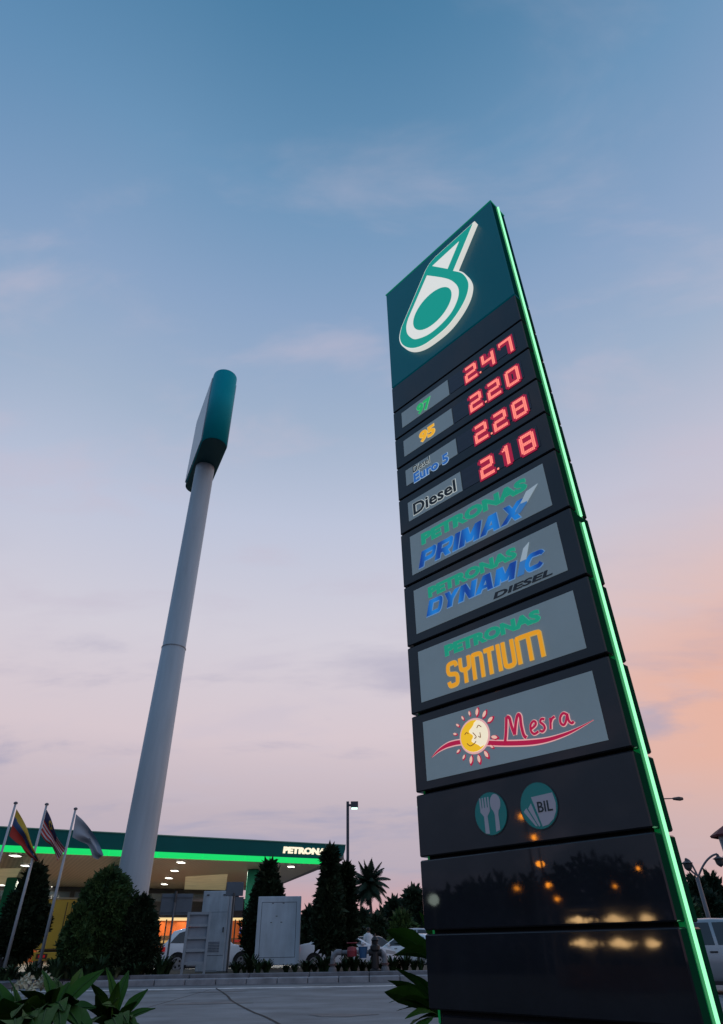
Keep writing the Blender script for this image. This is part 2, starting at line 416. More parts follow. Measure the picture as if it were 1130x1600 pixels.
# ---- emblem (raised, lit)
green = [(1.285, 5.930), (0.968, 5.474), (1.061, 5.332), (1.105, 5.188), (1.106, 5.07), (1.052, 4.944), (0.939, 4.836), (0.786, 4.765), (0.58, 4.761), (0.448, 4.796), (0.335, 4.877), (0.243, 5.01), (0.215, 5.151), (0.252, 5.283), (0.64, 5.844), (0.70, 5.897), (0.79, 5.925)]
gl = smooth_loop(green, 5, corners=(0, 1, 13, 14, 16))
wl = offset_loop(gl, .014)
white_m = e('lit_white_acrylic', (240, 240, 232), .72, base=(.5, .5, .5))
gr_m = e('lit_green_acrylic', (0, 165, 145), .62, base=(0, .2, .16))
Zf = lambda p, d: Vector((p[0], d, p[1] + zc))
badge = fixn(MB().prism(wl, Zf, -.055, .002).build('emblem', white_m, panels[0]))
fixn(MB().prism(gl, Zf, -.060, -.0545).build('emblem_face', gr_m, panels[0]))
ring = [(0.654, 5.743), (0.836, 5.504), (0.933, 5.352), (0.989, 5.207), (0.996, 5.095), (0.96, 4.993), (0.875, 4.899), (0.741, 4.852), (0.589, 4.851), (0.458, 4.905), (0.384, 4.969), (0.322, 5.099), (0.315, 5.223), (0.35, 5.322)]
fixn(MB().prism(smooth_loop(ring, 5, corners=(0, 13)), Zf, -.063, -.0595).build('emblem_ring', white_m, panels[0]))
fixn(MB().prism([(1.098, 5.833), (0.737, 5.819), (0.914, 5.568)], Zf, -.063, -.0595).build('emblem_triangle', white_m, panels[0]))
circ = [(0.664 + .253 * math.cos(t), 5.170 + .232 * math.sin(t)) for t in [2 * math.pi * k / 40 for k in range(40)]]
fixn(MB().prism(circ, Zf, -.066, -.0625).build('emblem_disc', gr_m, panels[0]))
# ---- price digits
SEGS = {'0': 'abcdef', '1': 'bc', '2': 'abged', '4': 'fgbc', '7': 'abc', '8': 'abcdefg'}
def bitmap(ch):
    g = [['.'] * 9 for _ in range(12)]
    def fill(r0, r1, c0, c1):
        for r in range(r0, r1):
            for c in range(c0, c1): g[r][c] = '#'
    for q in SEGS[ch]:
        if q == 'a': fill(0, 2, 1, 8)
        if q == 'b': fill(1, 6, 7, 9)
        if q == 'c': fill(6, 12 if ch in '147' else 11, 7, 9)
        if q == 'd': fill(10, 12, 1, 8)
        if q == 'e': fill(6, 11, 0, 2)
        if q == 'f': fill(1 if ch != '4' else 0, 6, 0, 2)
        if q == 'g': fill(5, 7, 1, 8)
    if ch == '1':
        g = [['.'] * 9 for _ in range(12)]; fill(0, 12, 4, 6); fill(1, 3, 3, 4); fill(2, 3, 2, 3)
    if ch == '4': fill(6, 7, 0, 9)
    if ch == '7': fill(0, 3, 0, 1); fill(0, 12, 8, 9)
    if ch == '2': fill(10, 12, 0, 9)
    return [''.join(r) for r in g]
led = e('red_led', (255, 135, 120), 1.1, base=(.1, .02, .02))
ledg = e('crimson_led_spill', (165, 6, 54), .8, base=(.05, 0, .01))  # LED glare around the digits, painted as an emissive sheet behind them
def digit(i, ch, x0, z0, w=.128, h=.178):
    bm = bitmap(ch); cw, chh = w / 9, h / 12; mb = MB(); hb = MB()
    for r, row in enumerate(bm):
        for c, k in enumerate(row):
            if k == '#':
                x = x0 + c * cw; z = z0 + h - (r + 1) * chh
                mb.box(x + cw * .10, x + cw * .90, -.0075, -.005, z + chh * .10 + zc, z + chh * .90 + zc)
    d = mb.build('price_digit', led, panels[i])
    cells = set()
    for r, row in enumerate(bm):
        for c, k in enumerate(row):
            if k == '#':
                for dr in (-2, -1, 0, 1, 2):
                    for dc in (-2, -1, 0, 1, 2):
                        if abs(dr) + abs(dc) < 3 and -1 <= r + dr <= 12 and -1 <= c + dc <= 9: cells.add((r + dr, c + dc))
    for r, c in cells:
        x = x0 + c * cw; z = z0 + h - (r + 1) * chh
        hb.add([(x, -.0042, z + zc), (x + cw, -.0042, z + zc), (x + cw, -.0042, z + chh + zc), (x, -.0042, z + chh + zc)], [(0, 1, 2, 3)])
    hb.build('digit_glow', ledg, panels[i])
for (i, zz0), num in zip([(2, 3.965), (3, 3.612), (4, 3.262), (5, 2.902)], ['247', '220', '228', '218']):
    for ch, x0 in zip(num, (.878, 1.065, 1.25)): digit(i, ch, x0, zz0)
    MB().box(1.030, 1.046, -.0075, -.005, zz0 + .004 + zc, zz0 + .020 + zc).build('decimal_point', led, panels[i])
# ---- lettering with glowing outlines
outl = e('outline_white', (205, 215, 215), .62, base=(.3, .3, .3))
def grad_blue(m):
    nt = m.node_tree; b = nt.nodes['Principled BSDF']; N = nt.nodes.new; L = nt.links.new
    tc = N('ShaderNodeTexCoord'); w = N('ShaderNodeTexWave'); w.bands_direction = 'X'; w.inputs['Scale'].default_value = 1.55; w.inputs['Distortion'].default_value = .6
    r = N('ShaderNodeValToRGB'); r.color_ramp.elements[0].color = lin(6, 52, 140); r.color_ramp.elements[1].color = lin(22, 126, 214)
    L(tc.outputs['Object'], w.inputs[0]); L(w.outputs[0], r.inputs[0]); L(r.outputs[0], b.inputs['Emission Color'])
def lit_text(i, txt, m, box, bold=.03, shear=0, spacing=1.0, edge=.03, om=outl, slope=0):
    b = (box[0], box[1], box[2] + zc, box[3] + zc)
    text_on('lettering_outline', txt, om, panels[i], b, -.0050, .0030, bold + edge, shear, spacing, ref_bold=bold, slope=slope)
    return text_on('lettering', txt, m, panels[i], b, -.0085, .0035, bold, shear, spacing, slope=slope)
gt = e('letter_green', (20, 160, 125), .62, base=(0, .2, .13)); g97 = e('number_green', (30, 175, 90), .75, base=(0, .2, .1))
yt = e('letter_yellow', (250, 178, 20), .75, base=(.4, .25, 0)); bt = e('letter_blue', (10, 84, 182), .75, base=(0, .06, .22)); grad_blue(bt)
kt = mat('letter_black', (.01, .012, .015), .4); gyo = e('outline_green', (120, 235, 170), .6)
HG = {'P': 1.0, 'R': 1.02, 'I': .34, 'M': 1.22, 'A': 1.08, 'X': 1.10, 'D': 1.02, 'Y': 1.04, 'N': 1.06, 'C': 1.02, ' ': .36}
def heavy_word(i, word, x0, x1, z0, z1, slant):
    gap = .10; tot = sum(HG[c] for c in word) + gap * (len(word) - 1); U_ = (x1 - x0 - slant) / tot; H_ = z1 - z0
    for m_, nm, ex, yb in ((MATS['outline_pale_blue'], 'lettering_outline', .0045, -.0045), (bt, 'lettering', 0, -.0095)):
        mb = MB(); k = 0; x = x0
        def tr(px, pz): return (x + px * U_ + slant * pz, z0 + pz * H_)
        def poly(ps):
            nonlocal k
            pp = [tr(*q) for q in ps]
            if ex: pp = offset_loop(pp, ex)
            mb.prism(pp, Zf, yb - k * .00012, yb + .0015); k += 1
        def arc(ps, th):
            nonlocal k
            pts = [tr(*q) for q in smooth_open(ps, 5)]
            ribbon(mb, [(p[0], p[1] + zc) for p in pts], th * H_ + 2 * ex, yb - k * .00012, .0015); k += 1
        S_ = .33; bar = .235
        def st(a): poly([(a, 0), (a + S_, 0), (a + S_, 1), (a, 1)])
        def dg(a, b, za=0, zb=1): poly([(a, za), (a + S_, za), (b + S_, zb), (b, zb)])
        for c in word:
            w = HG[c]
            if c in 'PR': st(0); arc([(S_ - .05, 1 - bar / 2), (w - .30, 1 - bar / 2), (w - .11, .90), (w - .09, .68), (w - .14, .48), (w - .32, .42), (S_ - .05, .42)], bar)
            if c == 'R': dg(w - S_ - .02, .40, 0, .40)
            if c == 'I': st(.03)
            if c == 'M': st(0); st(w - S_); dg(w / 2 - S_ / 2, .05, .12, 1); dg(w / 2 - S_ / 2, w - S_ - .05, .12, 1)
            if c == 'N': st(0); st(w - S_); dg(w - S_ - .02, .02, 0, 1)
            if c == 'A': dg(-.02, w / 2 - S_ / 2 - .06); dg(w - S_ + .02, w / 2 - S_ / 2 + .06); poly([(.25, .20), (w - .25, .20), (w - .3, .38), (.3, .38)])
            if c == 'X': dg(0, w - S_); dg(w - S_, 0)
            if c == 'Y': dg(w / 2 - S_ / 2, 0, .42, 1); dg(w / 2 - S_ / 2, w - S_, .42, 1); poly([(w / 2 - S_ / 2, 0), (w / 2 + S_ / 2, 0), (w / 2 + S_ / 2, .46), (w / 2 - S_ / 2, .46)])
            if c == 'D': st(0); arc([(S_ - .05, 1 - bar / 2), (w - .36, 1 - bar / 2), (w - .15, .84), (w - .10, .5), (w - .15, .16), (w - .36, bar / 2), (S_ - .05, bar / 2)], bar * 1.05)
            if c == 'C': arc([(w - .02, .74), (w - .14, .87), (w - .4, 1 - bar / 2), (.30, .87), (.13, .5), (.28, .14), (w - .45, bar / 2), (w - .16, .13), (w - .04, .26)], bar * 1.1)
            x += (w + gap) * U_
        mb.build(nm, m_, panels[i])
e('outline_pale_blue', (120, 170, 225), .55)
lit_text(2, '97', g97, (.308, .474, 3.995, 4.118), .028, om=gyo)
lit_text(3, '95', yt, (.308, .488, 3.65, 3.772), .035, om=e('outline_yellow', (255, 214, 120), .7))
lit_text(4, 'Diesel', kt, (.203, .396, 3.375, 3.445), .0, edge=.035)
lit_text(4, 'Euro 5', e('euro_blue', (40, 110, 200), .6), (.205, .594, 3.262, 3.362), .025, edge=.035, om=e('outline_blue', (170, 205, 240), .65))
lit_text(5, 'Diesel', kt, (.172, .632, 2.935, 3.052), .02, edge=.035)
lit_text(6, 'PETRONAS', gt, (.232, 1.238, 2.612, 2.716), .052, om=e('outline_mint', (90, 215, 180), .5), edge=.013)
heavy_word(6, 'PRIMAX', .183, 1.19, 2.415, 2.552, .045)
lit_text(7, 'PETRONAS', gt, (.256, 1.056, 2.130, 2.216), .052, om=MATS['outline_mint'], edge=.013)
heavy_word(7, 'DYNAM C', .222, 1.262, 1.985, 2.104, .040)
text_on('lettering', 'DIESEL', mat('letter_charcoal', (.035, .038, .045), .4), panels[7], (.82, 1.285, 1.902 + zc, 1.946 + zc), -.006, .004, .03, .2)
lit_text(8, 'PETRONAS', gt, (.36, 1.14, 1.633, 1.714), .052, om=MATS['outline_mint'], edge=.013)
# silver strokes of the two blue names
sil = e('silver_stroke', (170, 190, 205), .5, base=(.4, .4, .4)); blue2 = bt
def para(i, pts, y0, y1, m, name):
    fixn(MB().prism(pts, Zf, y0, y1).build(name, m, panels[i]))
para(6, [(1.165, 2.520), (1.225, 2.590), (1.322, 2.606), (1.215, 2.505)], -.0110, -.0055, sil, 'letter_stroke')
para(6, [(1.098, 2.452), (1.158, 2.516), (1.222, 2.512), (1.146, 2.452)], -.0112, -.0055, e('mid_blue', (60, 130, 205), .6), 'letter_stroke')
para(7, [(1.076, 2.085), (1.118, 2.168), (1.168, 2.196), (1.122, 2.085)], -.0110, -.0055, sil, 'letter_stroke')
para(7, [(1.034, 1.987), (1.074, 2.081), (1.120, 2.081), (1.084, 1.987)], -.0112, -.0055, MATS['mid_blue'], 'letter_stroke')
# SYNTIUM as rounded monoline letters
def syn(y, th, w, m, name):
    mb = MB(); x0, x1, z0, z1 = .368, 1.122, 1.402 + zc, 1.586 + zc; h = z1 - z0; k = 0
    hw = .0165
    def rib(p):
        nonlocal k
        ribbon(mb, p, w, y - k * .00025, th); k += 1
    def rs(pts): return smooth_open(pts, 4)
    b, t = z0 + .015, z1 - .015; mid = (b + t) / 2
    L = [(.370, .088), (.478, .080), (.572, .082), (.662, .072), (.748, .0), (.790, .088), (.900, .205)]
    x, wd = .372, .074   # S
    rib(rs([(x + wd, t - .03), (x + wd - .008, t - .004), (x + wd / 2, t), (x + .008, t - .006), (x, t - .03), (x, mid + .025), (x + .012, mid + .006), (x + wd - .012, mid - .006), (x + wd, mid - .025), (x + wd, b + .03), (x + wd - .008, b + .006), (x + wd / 2, b), (x + .008, b + .004), (x, b + .03)]))
    x = .482; wd = .072  # Y
    rib(rs([(x, t + .012), (x, mid + .03), (x + .006, mid + .008), (x + wd / 2, mid)])); rib(rs([(x + wd, t + .012), (x + wd, mid + .03), (x + wd - .006, mid + .008), (x + wd / 2, mid)]))
    rib([(x + wd / 2, mid), (x + wd / 2, b - .012)])
    x = .590; wd = .068  # N (round)
    rib(rs([(x, b - .012), (x, t - .03), (x, t - .004), (x + .010, t), (x + wd / 2, t), (x + wd - .008, t - .005), (x + wd, t - .03), (x + wd, b - .012)]))
    x = .684; wd = .082  # T
    rib([(x, t), (x + wd, t)]); rib([(x + wd / 2, t), (x + wd / 2, b - .012)])
    x = .797; rib([(x, t + .012), (x, b - .012)])
    x = .838; wd = .068  # U
    rib(rs([(x, t + .012), (x, b + .03), (x + .008, b + .005), (x + wd / 2, b), (x + wd - .008, b + .005), (x + wd, b + .03), (x + wd, t + .012)]))
    x = .946; wd = .166  # M (round)
    rib(rs([(x, b - .012), (x, t - .03), (x, t - .004), (x + .010, t), (x + wd / 2, t), (x + wd - .008, t - .005), (x + wd, t - .03), (x + wd, b - .012)]))
    rib([(x + wd / 2, t), (x + wd / 2, b - .012)])
    return mb.build(name, m, panels[8])
syn(-.0045, .002, .0335, e('outline_amber', (225, 190, 110), .6), 'lettering_outline')
syn(-.0095, .002, .0262, e('letter_amber', (240, 160, 20), .72, base=(.4, .22, 0)), 'lettering')
# ---- sun and moon mark with script word and swoosh
cx, cz, cr = .530, 1.060 + zc, .096
wm = e('warm_white', (250, 236, 205), .8, base=(.5, .5, .4)); cm = e('letter_crimson', (176, 16, 62), .75, base=(.3, 0, .05)); pk = e('outline_pink', (250, 190, 190), .7)
def disc(x, z, r, n=30, rx=None): rx = rx or r; return [(x + rx * math.cos(2 * math.pi * k / n), z + r * math.sin(2 * math.pi * k / n) - zc) for k in range(n)]
P9 = panels[9]
def shape(pts, y0, y1, m, name, par=P9): return fixn(MB().prism(pts, Zf, y0, y1).build(name, m, par))
shape(disc(cx, cz, cr + .012, rx=cr + .022), -.0055, -.002, pk, 'mark_rim')
shape(disc(cx, cz, cr, rx=cr + .010), -.0085, -.0055, wm, 'mark_face')
cres = [(cx + (cr + .009) * math.cos(t), cz - zc + cr * .985 * math.sin(t)) for t in [R_(72 + k * 10) for k in range(0, 25)]]
cres += [(cx + .015 - .058 * math.sin(math.pi * q) + .018 * math.sin(q * math.pi * 5) * math.sin(math.pi * q) + (1 - q) * .035, cz - zc - cr * .9 + q * cr * 1.82) for q in [k / 16 for k in range(1, 16)]]
shape(cres, -.011, -.0085, e('moon_yellow', (245, 190, 30), .8, base=(.4, .3, 0)), 'mark_moon')
q = 0
for pts in [[(cx - .07, cz + .02), (cx - .055, cz + .03), (cx - .04, cz + .02)], [(cx - .06, cz - .035), (cx - .035, cz - .055), (cx, cz - .045), (cx + .012, cz - .035)], [(cx + .03, cz + .04), (cx + .045, cz + .055), (cx + .065, cz + .04)], [(cx - .005, cz + .02), (cx + .018, cz - .01), (cx + .002, cz - .018)], [(cx + .035, cz - .01), (cx + .05, cz - .02), (cx + .05, cz + .01)]]:
    mb = MB(); ribbon(mb, smooth_open(pts, 4), .005, -.0125 - q * .0002, .001); q += 1; mb.build('mark_line', e('mark_brown', (150, 90, 30), .5), P9)
ray_o, ray_i = MB(), MB()
for k in range(16):
    a = R_(90 - k * 22.5 + 6); c0 = Vector((cx + math.cos(a) * .155, cz - zc + math.sin(a) * .142)); d = Vector((math.cos(a), math.sin(a)))
    if abs(math.sin(a)) < .25: continue
    nn = Vector((-d.y, d.x)); big = 1.0 if (math.cos(a) > -.1 and math.sin(a) > -.3) or 240 < math.degrees(a) % 360 < 300 else .62
    def drop(s): return [tuple(c0 + d * (s * u_ * big) + nn * (s * v_ * big)) for u_, v_ in [(-.026, 0), (-.012, .010), (.008, .012), (.022, .006), (.028, 0), (.022, -.006), (.008, -.012), (-.012, -.010)]]
    shape(drop(1.25), -.0050, -.002, cm, 'mark_ray_edge'); shape([(x - .003, z + .003) for x, z in drop(.85)], -.0075, -.0050, e('ray_pink', (250, 200, 185), .75), 'mark_ray')
sw = smooth_open([(.165, .998), (.232, 1.030), (.326, 1.049), (.45, 1.040), (.637, .996), (.765, .968), (.914, .943), (1.033, .934), (1.152, .941), (1.24, .956), (1.332, .978)], 6)
for w_, y_, m_, n_ in ((.040, -.0040, pk, 'swoosh_edge'), (.026, -.0052, cm, 'swoosh')):
    mb = MB(); ribbon(mb, [(x, z + zc) for x, z in sw], w_, y_, .002, lambda t: max(.06, min(1, t * 5, (1 - t) * 2.6)) ** .8); mb.build(n_, m_, P9)
word = [[(.750, .975), (.768, 1.035), (.786, 1.118)], [(.786, 1.118), (.806, 1.108), (.812, 1.06), (.826, 1.005)], [(.826, 1.005), (.846, 1.07), (.868, 1.112), (.882, 1.10), (.880, 1.05), (.886, .992), (.902, .972)],
        [(.935, 1.010), (.972, 1.026), (.980, 1.042), (.966, 1.052), (.944, 1.036), (.940, 1.002), (.958, .982), (.988, .990)],
        [(1.040, 1.046), (1.022, 1.053), (1.010, 1.038), (1.028, 1.018), (1.032, .998), (1.014, .984), (.998, .992)],
        [(1.068, .985), (1.074, 1.015), (1.078, 1.046)], [(1.076, 1.020), (1.090, 1.040), (1.108, 1.046)],
        [(1.186, 1.040), (1.164, 1.052), (1.142, 1.034), (1.138, 1.004), (1.154, .990), (1.172, 1.006), (1.186, 1.040)], [(1.188, 1.044), (1.190, 1.004), (1.206, .988), (1.218, .996)]]
for w_, y_, m_, n_ in ((.025, -.0045, pk, 'script_edge'), (.0165, -.0085, cm, 'script_word')):
    mb = MB()
    for k, st in enumerate(word): ribbon(mb, [(x, z + zc) for x, z in smooth_open(st, 6)], w_ * (1.15 if k < 3 else .85), y_ - k * .0002, .001)
    mb.build(n_, m_, P9)
# ---- service roundels
P10 = panels[10]; tealr = mat('roundel_teal', (.0, .13, .135), .3, emit=(0, .10, .11), es=.3); tealdk = mat('roundel_rim', (.0, .03, .04), .3); icon = mat('icon_lilac', (.36, .36, .44), .4, emit=(.3, .3, .36), es=.12)
for x_, z_, r_ in ((.580, .612, .112), (.906, .611, .116)):
    shape(disc(x_, z_ + zc, r_ + .006), -.003, .002, tealdk, 'roundel_rim', P10)
    shape(disc(x_, z_ + zc, r_), -.0055, -.003, tealr, 'roundel', P10)
fx = .545
fork = [(fx - .034, .70), (fx - .034, .625), (fx - .012, .600), (fx - .014, .512), (fx + .014, .508), (fx + .012, .600), (fx + .034, .625), (fx + .034, .70), (fx + .025, .70), (fx + .023, .645), (fx + .016, .645), (fx + .014, .70), (fx + .004, .70), (fx + .003, .645), (fx - .004, .645), (fx - .006, .70), (fx - .015, .70), (fx - .017, .645), (fx - .023, .645), (fx - .025, .70)]
shape(fork[::-1], -.008, -.0055, icon, 'fork', P10)
sp = [(.622 + .036 * math.cos(t), .662 + .048 * math.sin(t)) for t in [R_(-62 + k * 20) for k in range(16)]] + [(.610, .600), (.606, .514), (.634, .520), (.634, .600)]
shape(sp, -.008, -.0055, icon, 'spoon', P10)
shape([(.868, .657), (1.004, .662), (1.014, .610), (1.008, .570), (.985, .535), (.950, .512), (.912, .506)], -.0080, -.0055, icon, 'bill', P10)
shape([(.838, .603), (.860, .626), (.898, .512), (.890, .508)], -.0080, -.0055, icon, 'bill', P10)
shape([(.806, .590), (.826, .606), (.880, .512), (.870, .512)], -.0080, -.0055, icon, 'bill', P10)
text_on('lettering', 'BIL', tealdk, P10, (.900, .992, .575 + zc, .628 + zc), -.0100, .003, .012)

# ================================================================== TALL POLE SIGN
PC = at(206.3, 1390, 30); PC.z = 0
tall = thing('pole_sign', 'very tall round grey pole carrying a teal box sign high in the sky', 'pole sign', PC)
pole_m = mat('pole_paint', (.37, .44, .49), .5, noise=(1.3, .15, (1, 1, .12)), spec=.25)
zs = 0.4035 * 30 + 1
fixn(MB().lathe([(.70, 0), (.665, 0.5), (.635, 6), (.575, zs - .03), (.565, zs - .03), (.565, zs), (.560, zs), (.55, 24.8)], (0, 0, 0), 40).build('pole', pole_m, tall, True))
MB().lathe([(.58, zs - .05), (.592, zs - .05), (.592, zs - .01), (.57, zs - .01)], (0, 0, 0), 40).build('joint_ring', mat('joint_dark', (.22, .26, .30), .5), tall)
ha = R_(90 + 25.6)
head = bpy.data.objects.new('sign_box', None)
hd = Vector((math.cos(ha), math.sin(ha), 0)); hn = Vector((-hd.y, hd.x, 0))
def caps(L, r, n=14):
    return [(L + r * math.cos(R_(-90 + 180 * k / n)), r * math.sin(R_(-90 + 180 * k / n))) for k in range(n + 1)] + [(-L + r * math.cos(R_(90 + 180 * k / n)), r * math.sin(R_(90 + 180 * k / n))) for k in range(n + 1)]
hf = lambda p, z: hd * p[0] + hn * p[1] + Vector((0, 0, z))
htl = mat('sign_box_teal', (.0, .31, .37), .5, spec=.08, noise=(.5, .06)); hdk = mat('sign_box_soffit', (.0, .06, .065), .5)
o = fixn(MB().prism(caps(2.15, .72), hf, 24.65, 30.35).build('sign_box', htl, tall))
for p in o.data.polygons: p.use_smooth = abs(p.normal.z) < .5
o.data.materials.append(hdk)
fixn(MB().prism(caps(2.13, .70), hf, 24.62, 24.66).build('soffit', hdk, tall))
# pale advertising faces on both long sides
for sg in (1, -1):
    f = MB(); poly = [(-2.05, 24.9), (2.3, 24.9), (2.3, 30.1), (-2.05, 30.1)]
    ff = lambda p, d, sg=sg: hd * p[0] + hn * (sg * d) + Vector((0, 0, p[1]))
    fixn(f.prism(poly, ff, .70, .775).build('sign_face', mat('pale_sign_face', (.33, .43, .50), .35, noise=(.8, .1)), tall))
MB().cyl(hf((-1.0, .1), 30.3), hf((-1.0, .1), 31.3), .022, .012, 6).build('lightning_rod', mat('rod_metal', (.3, .3, .32), .4, metal=.6), tall)

# ================================================================== CANOPY
cf = Vector((.883, .469, 0)); cb = Vector((math.sin(R_(-17)), math.cos(R_(-17)), 0)); cn = Vector((-.469, .883, 0))
C0 = at(540, 1321, 53.45); C0.z = 0
canopy = thing('petrol_station_canopy', 'long low petrol station canopy with dark teal fascia, bright green light band and lit word', 'canopy', C0)
def cs(u, v):   # (s leftwards, z) on the fascia plane
    p = onplane(u, v, C0, cn); return -(p - C0).dot(cf), p.z
fz = lambda p, d: cf * (-p[0]) + cn * d + Vector((0, 0, p[1]))
ZT, ZS, ZB = 7.27, 6.30, 5.97
out = [(0, ZT), (.02, ZT - .25), (.10, ZT - .5), (.28, ZT - .75), (.55, ZT - .92), (.95, ZT - 1.02), (1.5, ZS), (70, ZS), (70, ZT)]
fixn(MB().prism(out, fz, 0, .5).build('fascia', mat('fascia_teal', (.0, .105, .105), .5, spec=.15, noise=(.3, .08)), canopy))
s_r = cs(507, 1348)[0]
bm_ = e('green_light_band', (0, 214, 98), .95, base=(0, .3, .1))
for k in range(22):
    sa_, sb_ = s_r + 3.1 * k, s_r + 3.1 * (k + 1) - .03
    fixn(MB().prism([(sa_, ZS), (sa_, ZB), (sb_, ZB), (sb_, ZS)], fz, -.04, .3).build('light_band', bm_, canopy))
fixn(MB().prism([(.0, ZT), (70, ZT), (70, ZT + .06), (0, ZT + .06)], fz, -.05, .55).build('coping', mat('coping_green', (.10, .30, .24), .4), canopy))
def cg(s, d, z): return cf * (-s) + cb * d + Vector((0, 0, z))
DEPTH = 27.5
ceil_m = bpy.data.materials.new('ribbed_soffit'); ceil_m.use_nodes = True
_nt = ceil_m.node_tree; _b = _nt.nodes['Principled BSDF']; _b.inputs['Base Color'].default_value = (.40, .345, .245, 1); _b.inputs['Roughness'].default_value = .38
_tc = _nt.nodes.new('ShaderNodeTexCoord'); _w = _nt.nodes.new('ShaderNodeTexWave'); _w.inputs['Scale'].default_value = 1.1; _w.inputs['Distortion'].default_value = .3
_mp = _nt.nodes.new('ShaderNodeMapping'); _mp.inputs['Rotation'].default_value = (0, 0, R_(-28)); _nt.links.new(_tc.outputs['Object'], _mp.inputs[0]); _nt.links.new(_mp.outputs[0], _w.inputs[0])
_mr = _nt.nodes.new('ShaderNodeMapRange'); _mr.inputs[3].default_value = .72; _mr.inputs[4].default_value = 1.08; _nt.links.new(_w.outputs[0], _mr.inputs[0])
_mx = _nt.nodes.new('ShaderNodeMixRGB'); _mx.blend_type = 'MULTIPLY'; _mx.inputs[0].default_value = 1; _mx.inputs[1].default_value = (.40, .345, .245, 1); _nt.links.new(_mr.outputs[0], _mx.inputs[2]); _nt.links.new(_mx.outputs[0], _b.inputs['Base Color'])
mb = MB(); a = [cg(s_r, .3, 0), cg(70, .3, 0), cg(70, DEPTH, 0), cg(s_r, DEPTH, 0)]
mb.add([p + Vector((0, 0, ZB + .02)) for p in a] + [p + Vector((0, 0, ZB + .35)) for p in a], [(0, 1, 2, 3), (4, 7, 6, 5), (0, 4, 5, 1), (1, 5, 6, 2), (2, 6, 7, 3), (3, 7, 4, 0)])
fixn(mb.build('soffit', ceil_m, canopy))
mb = MB(); a = [cg(.0, .5, 0), cg(70, .5, 0), cg(70, DEPTH, 0), cg(.6, DEPTH, 0)]
mb.add([p + Vector((0, 0, ZB + .40)) for p in a] + [p + Vector((0, 0, ZT - .1)) for p in a], [(0, 1, 2, 3), (4, 7, 6, 5), (0, 4, 5, 1), (1, 5, 6, 2), (2, 6, 7, 3), (3, 7, 4, 0)])
fixn(mb.build('roof_deck', mat('roof_deck_grey', (.2, .2, .2), .7), canopy))
dl = e('downlight_glow', (255, 250, 235), 6)
wl_ = mat('downlight_rim', (.6, .6, .6), .5)
for u, v in [(283, 1347.5), (273, 1360.5), (264, 1372), (257, 1381.5), (24, 1337), (41, 1352.5), (55, 1365), (68, 1376), (76, 1385), (455, 1354), (3, 1383), (46, 1352.5), (135, 1350), (140, 1364), (142, 1376)]:
    if u in (135, 140, 142): continue
    p = atz(u, v, ZB - .02) - C0
    o = fixn(MB().box(p.x - .26, p.x + .26, p.y - .42, p.y + .42, ZB - .03, ZB + .015).build('downlight', wl_, canopy))
    fixn(MB().box(p.x - .22, p.x + .22, p.y - .36, p.y + .36, ZB - .045, ZB - .031).build('diffuser', dl, o))
# emissive patches painting the light reflected on the soffit
glow_patch_m = mat('soffit_glow_patch', (.42, .38, .26), .3, emit=(.55, .47, .26), es=.24, noise=(.8, .35))
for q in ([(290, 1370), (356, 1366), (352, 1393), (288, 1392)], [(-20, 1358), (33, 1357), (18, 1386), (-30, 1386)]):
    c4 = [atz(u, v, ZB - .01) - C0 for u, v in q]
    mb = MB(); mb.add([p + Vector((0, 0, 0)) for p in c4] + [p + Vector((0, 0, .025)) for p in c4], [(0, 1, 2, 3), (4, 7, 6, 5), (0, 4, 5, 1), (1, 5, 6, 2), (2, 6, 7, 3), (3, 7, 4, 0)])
    fixn(mb.build('soffit_glow_patch', glow_patch_m, canopy))
# columns
for u, d_ in ((395, 56.5), (178, 55), (20, 66)):
    p = at(u, 1380, d_) - C0
    fixn(MB().bbox(p.x - .45, p.x + .45, p.y - .35, p.y + .35, .03, ZB - .01, .05).build('column', mat('column_green', (.0, .16, .10), .4), canopy))
# lit word
sa, za = cs(442, 1331); sb, zb_ = cs(514.5, 1333)
vs, fs = text_verts('PETRONAS', .055, .08, 1.0)
xs = [v.x for v in vs]; ysx = [v.y for v in vs]; mb = MB()
mb.add([fz((sa + (v.x - min(xs)) / (max(xs) - min(xs)) * (sb - sa), 6.55 + (v.y - min(ysx)) / (max(ysx) - min(ysx)) * .44), -.09 if v.z > 0 else -.002) for v in vs], fs)
mb.build('lettering', e('lit_letters', (255, 238, 200), 1.0, base=(.5, .5, .5)), canopy)
# lamps that light the forecourt
for u, v in [(283, 1347.5), (257, 1381.5), (24, 1337), (68, 1376), (455, 1354), (150, 1362), (370, 1362)]:
    p = atz(u, v, ZB - .1)
    li = bpy.data.lights.new('canopy_lamp', 'AREA'); li.energy = 300; li.size = .8; li.color = (1, .93, .78)
    lo = bpy.data.objects.new('canopy_lamp', li); lo.location = p; COL.objects.link(lo)

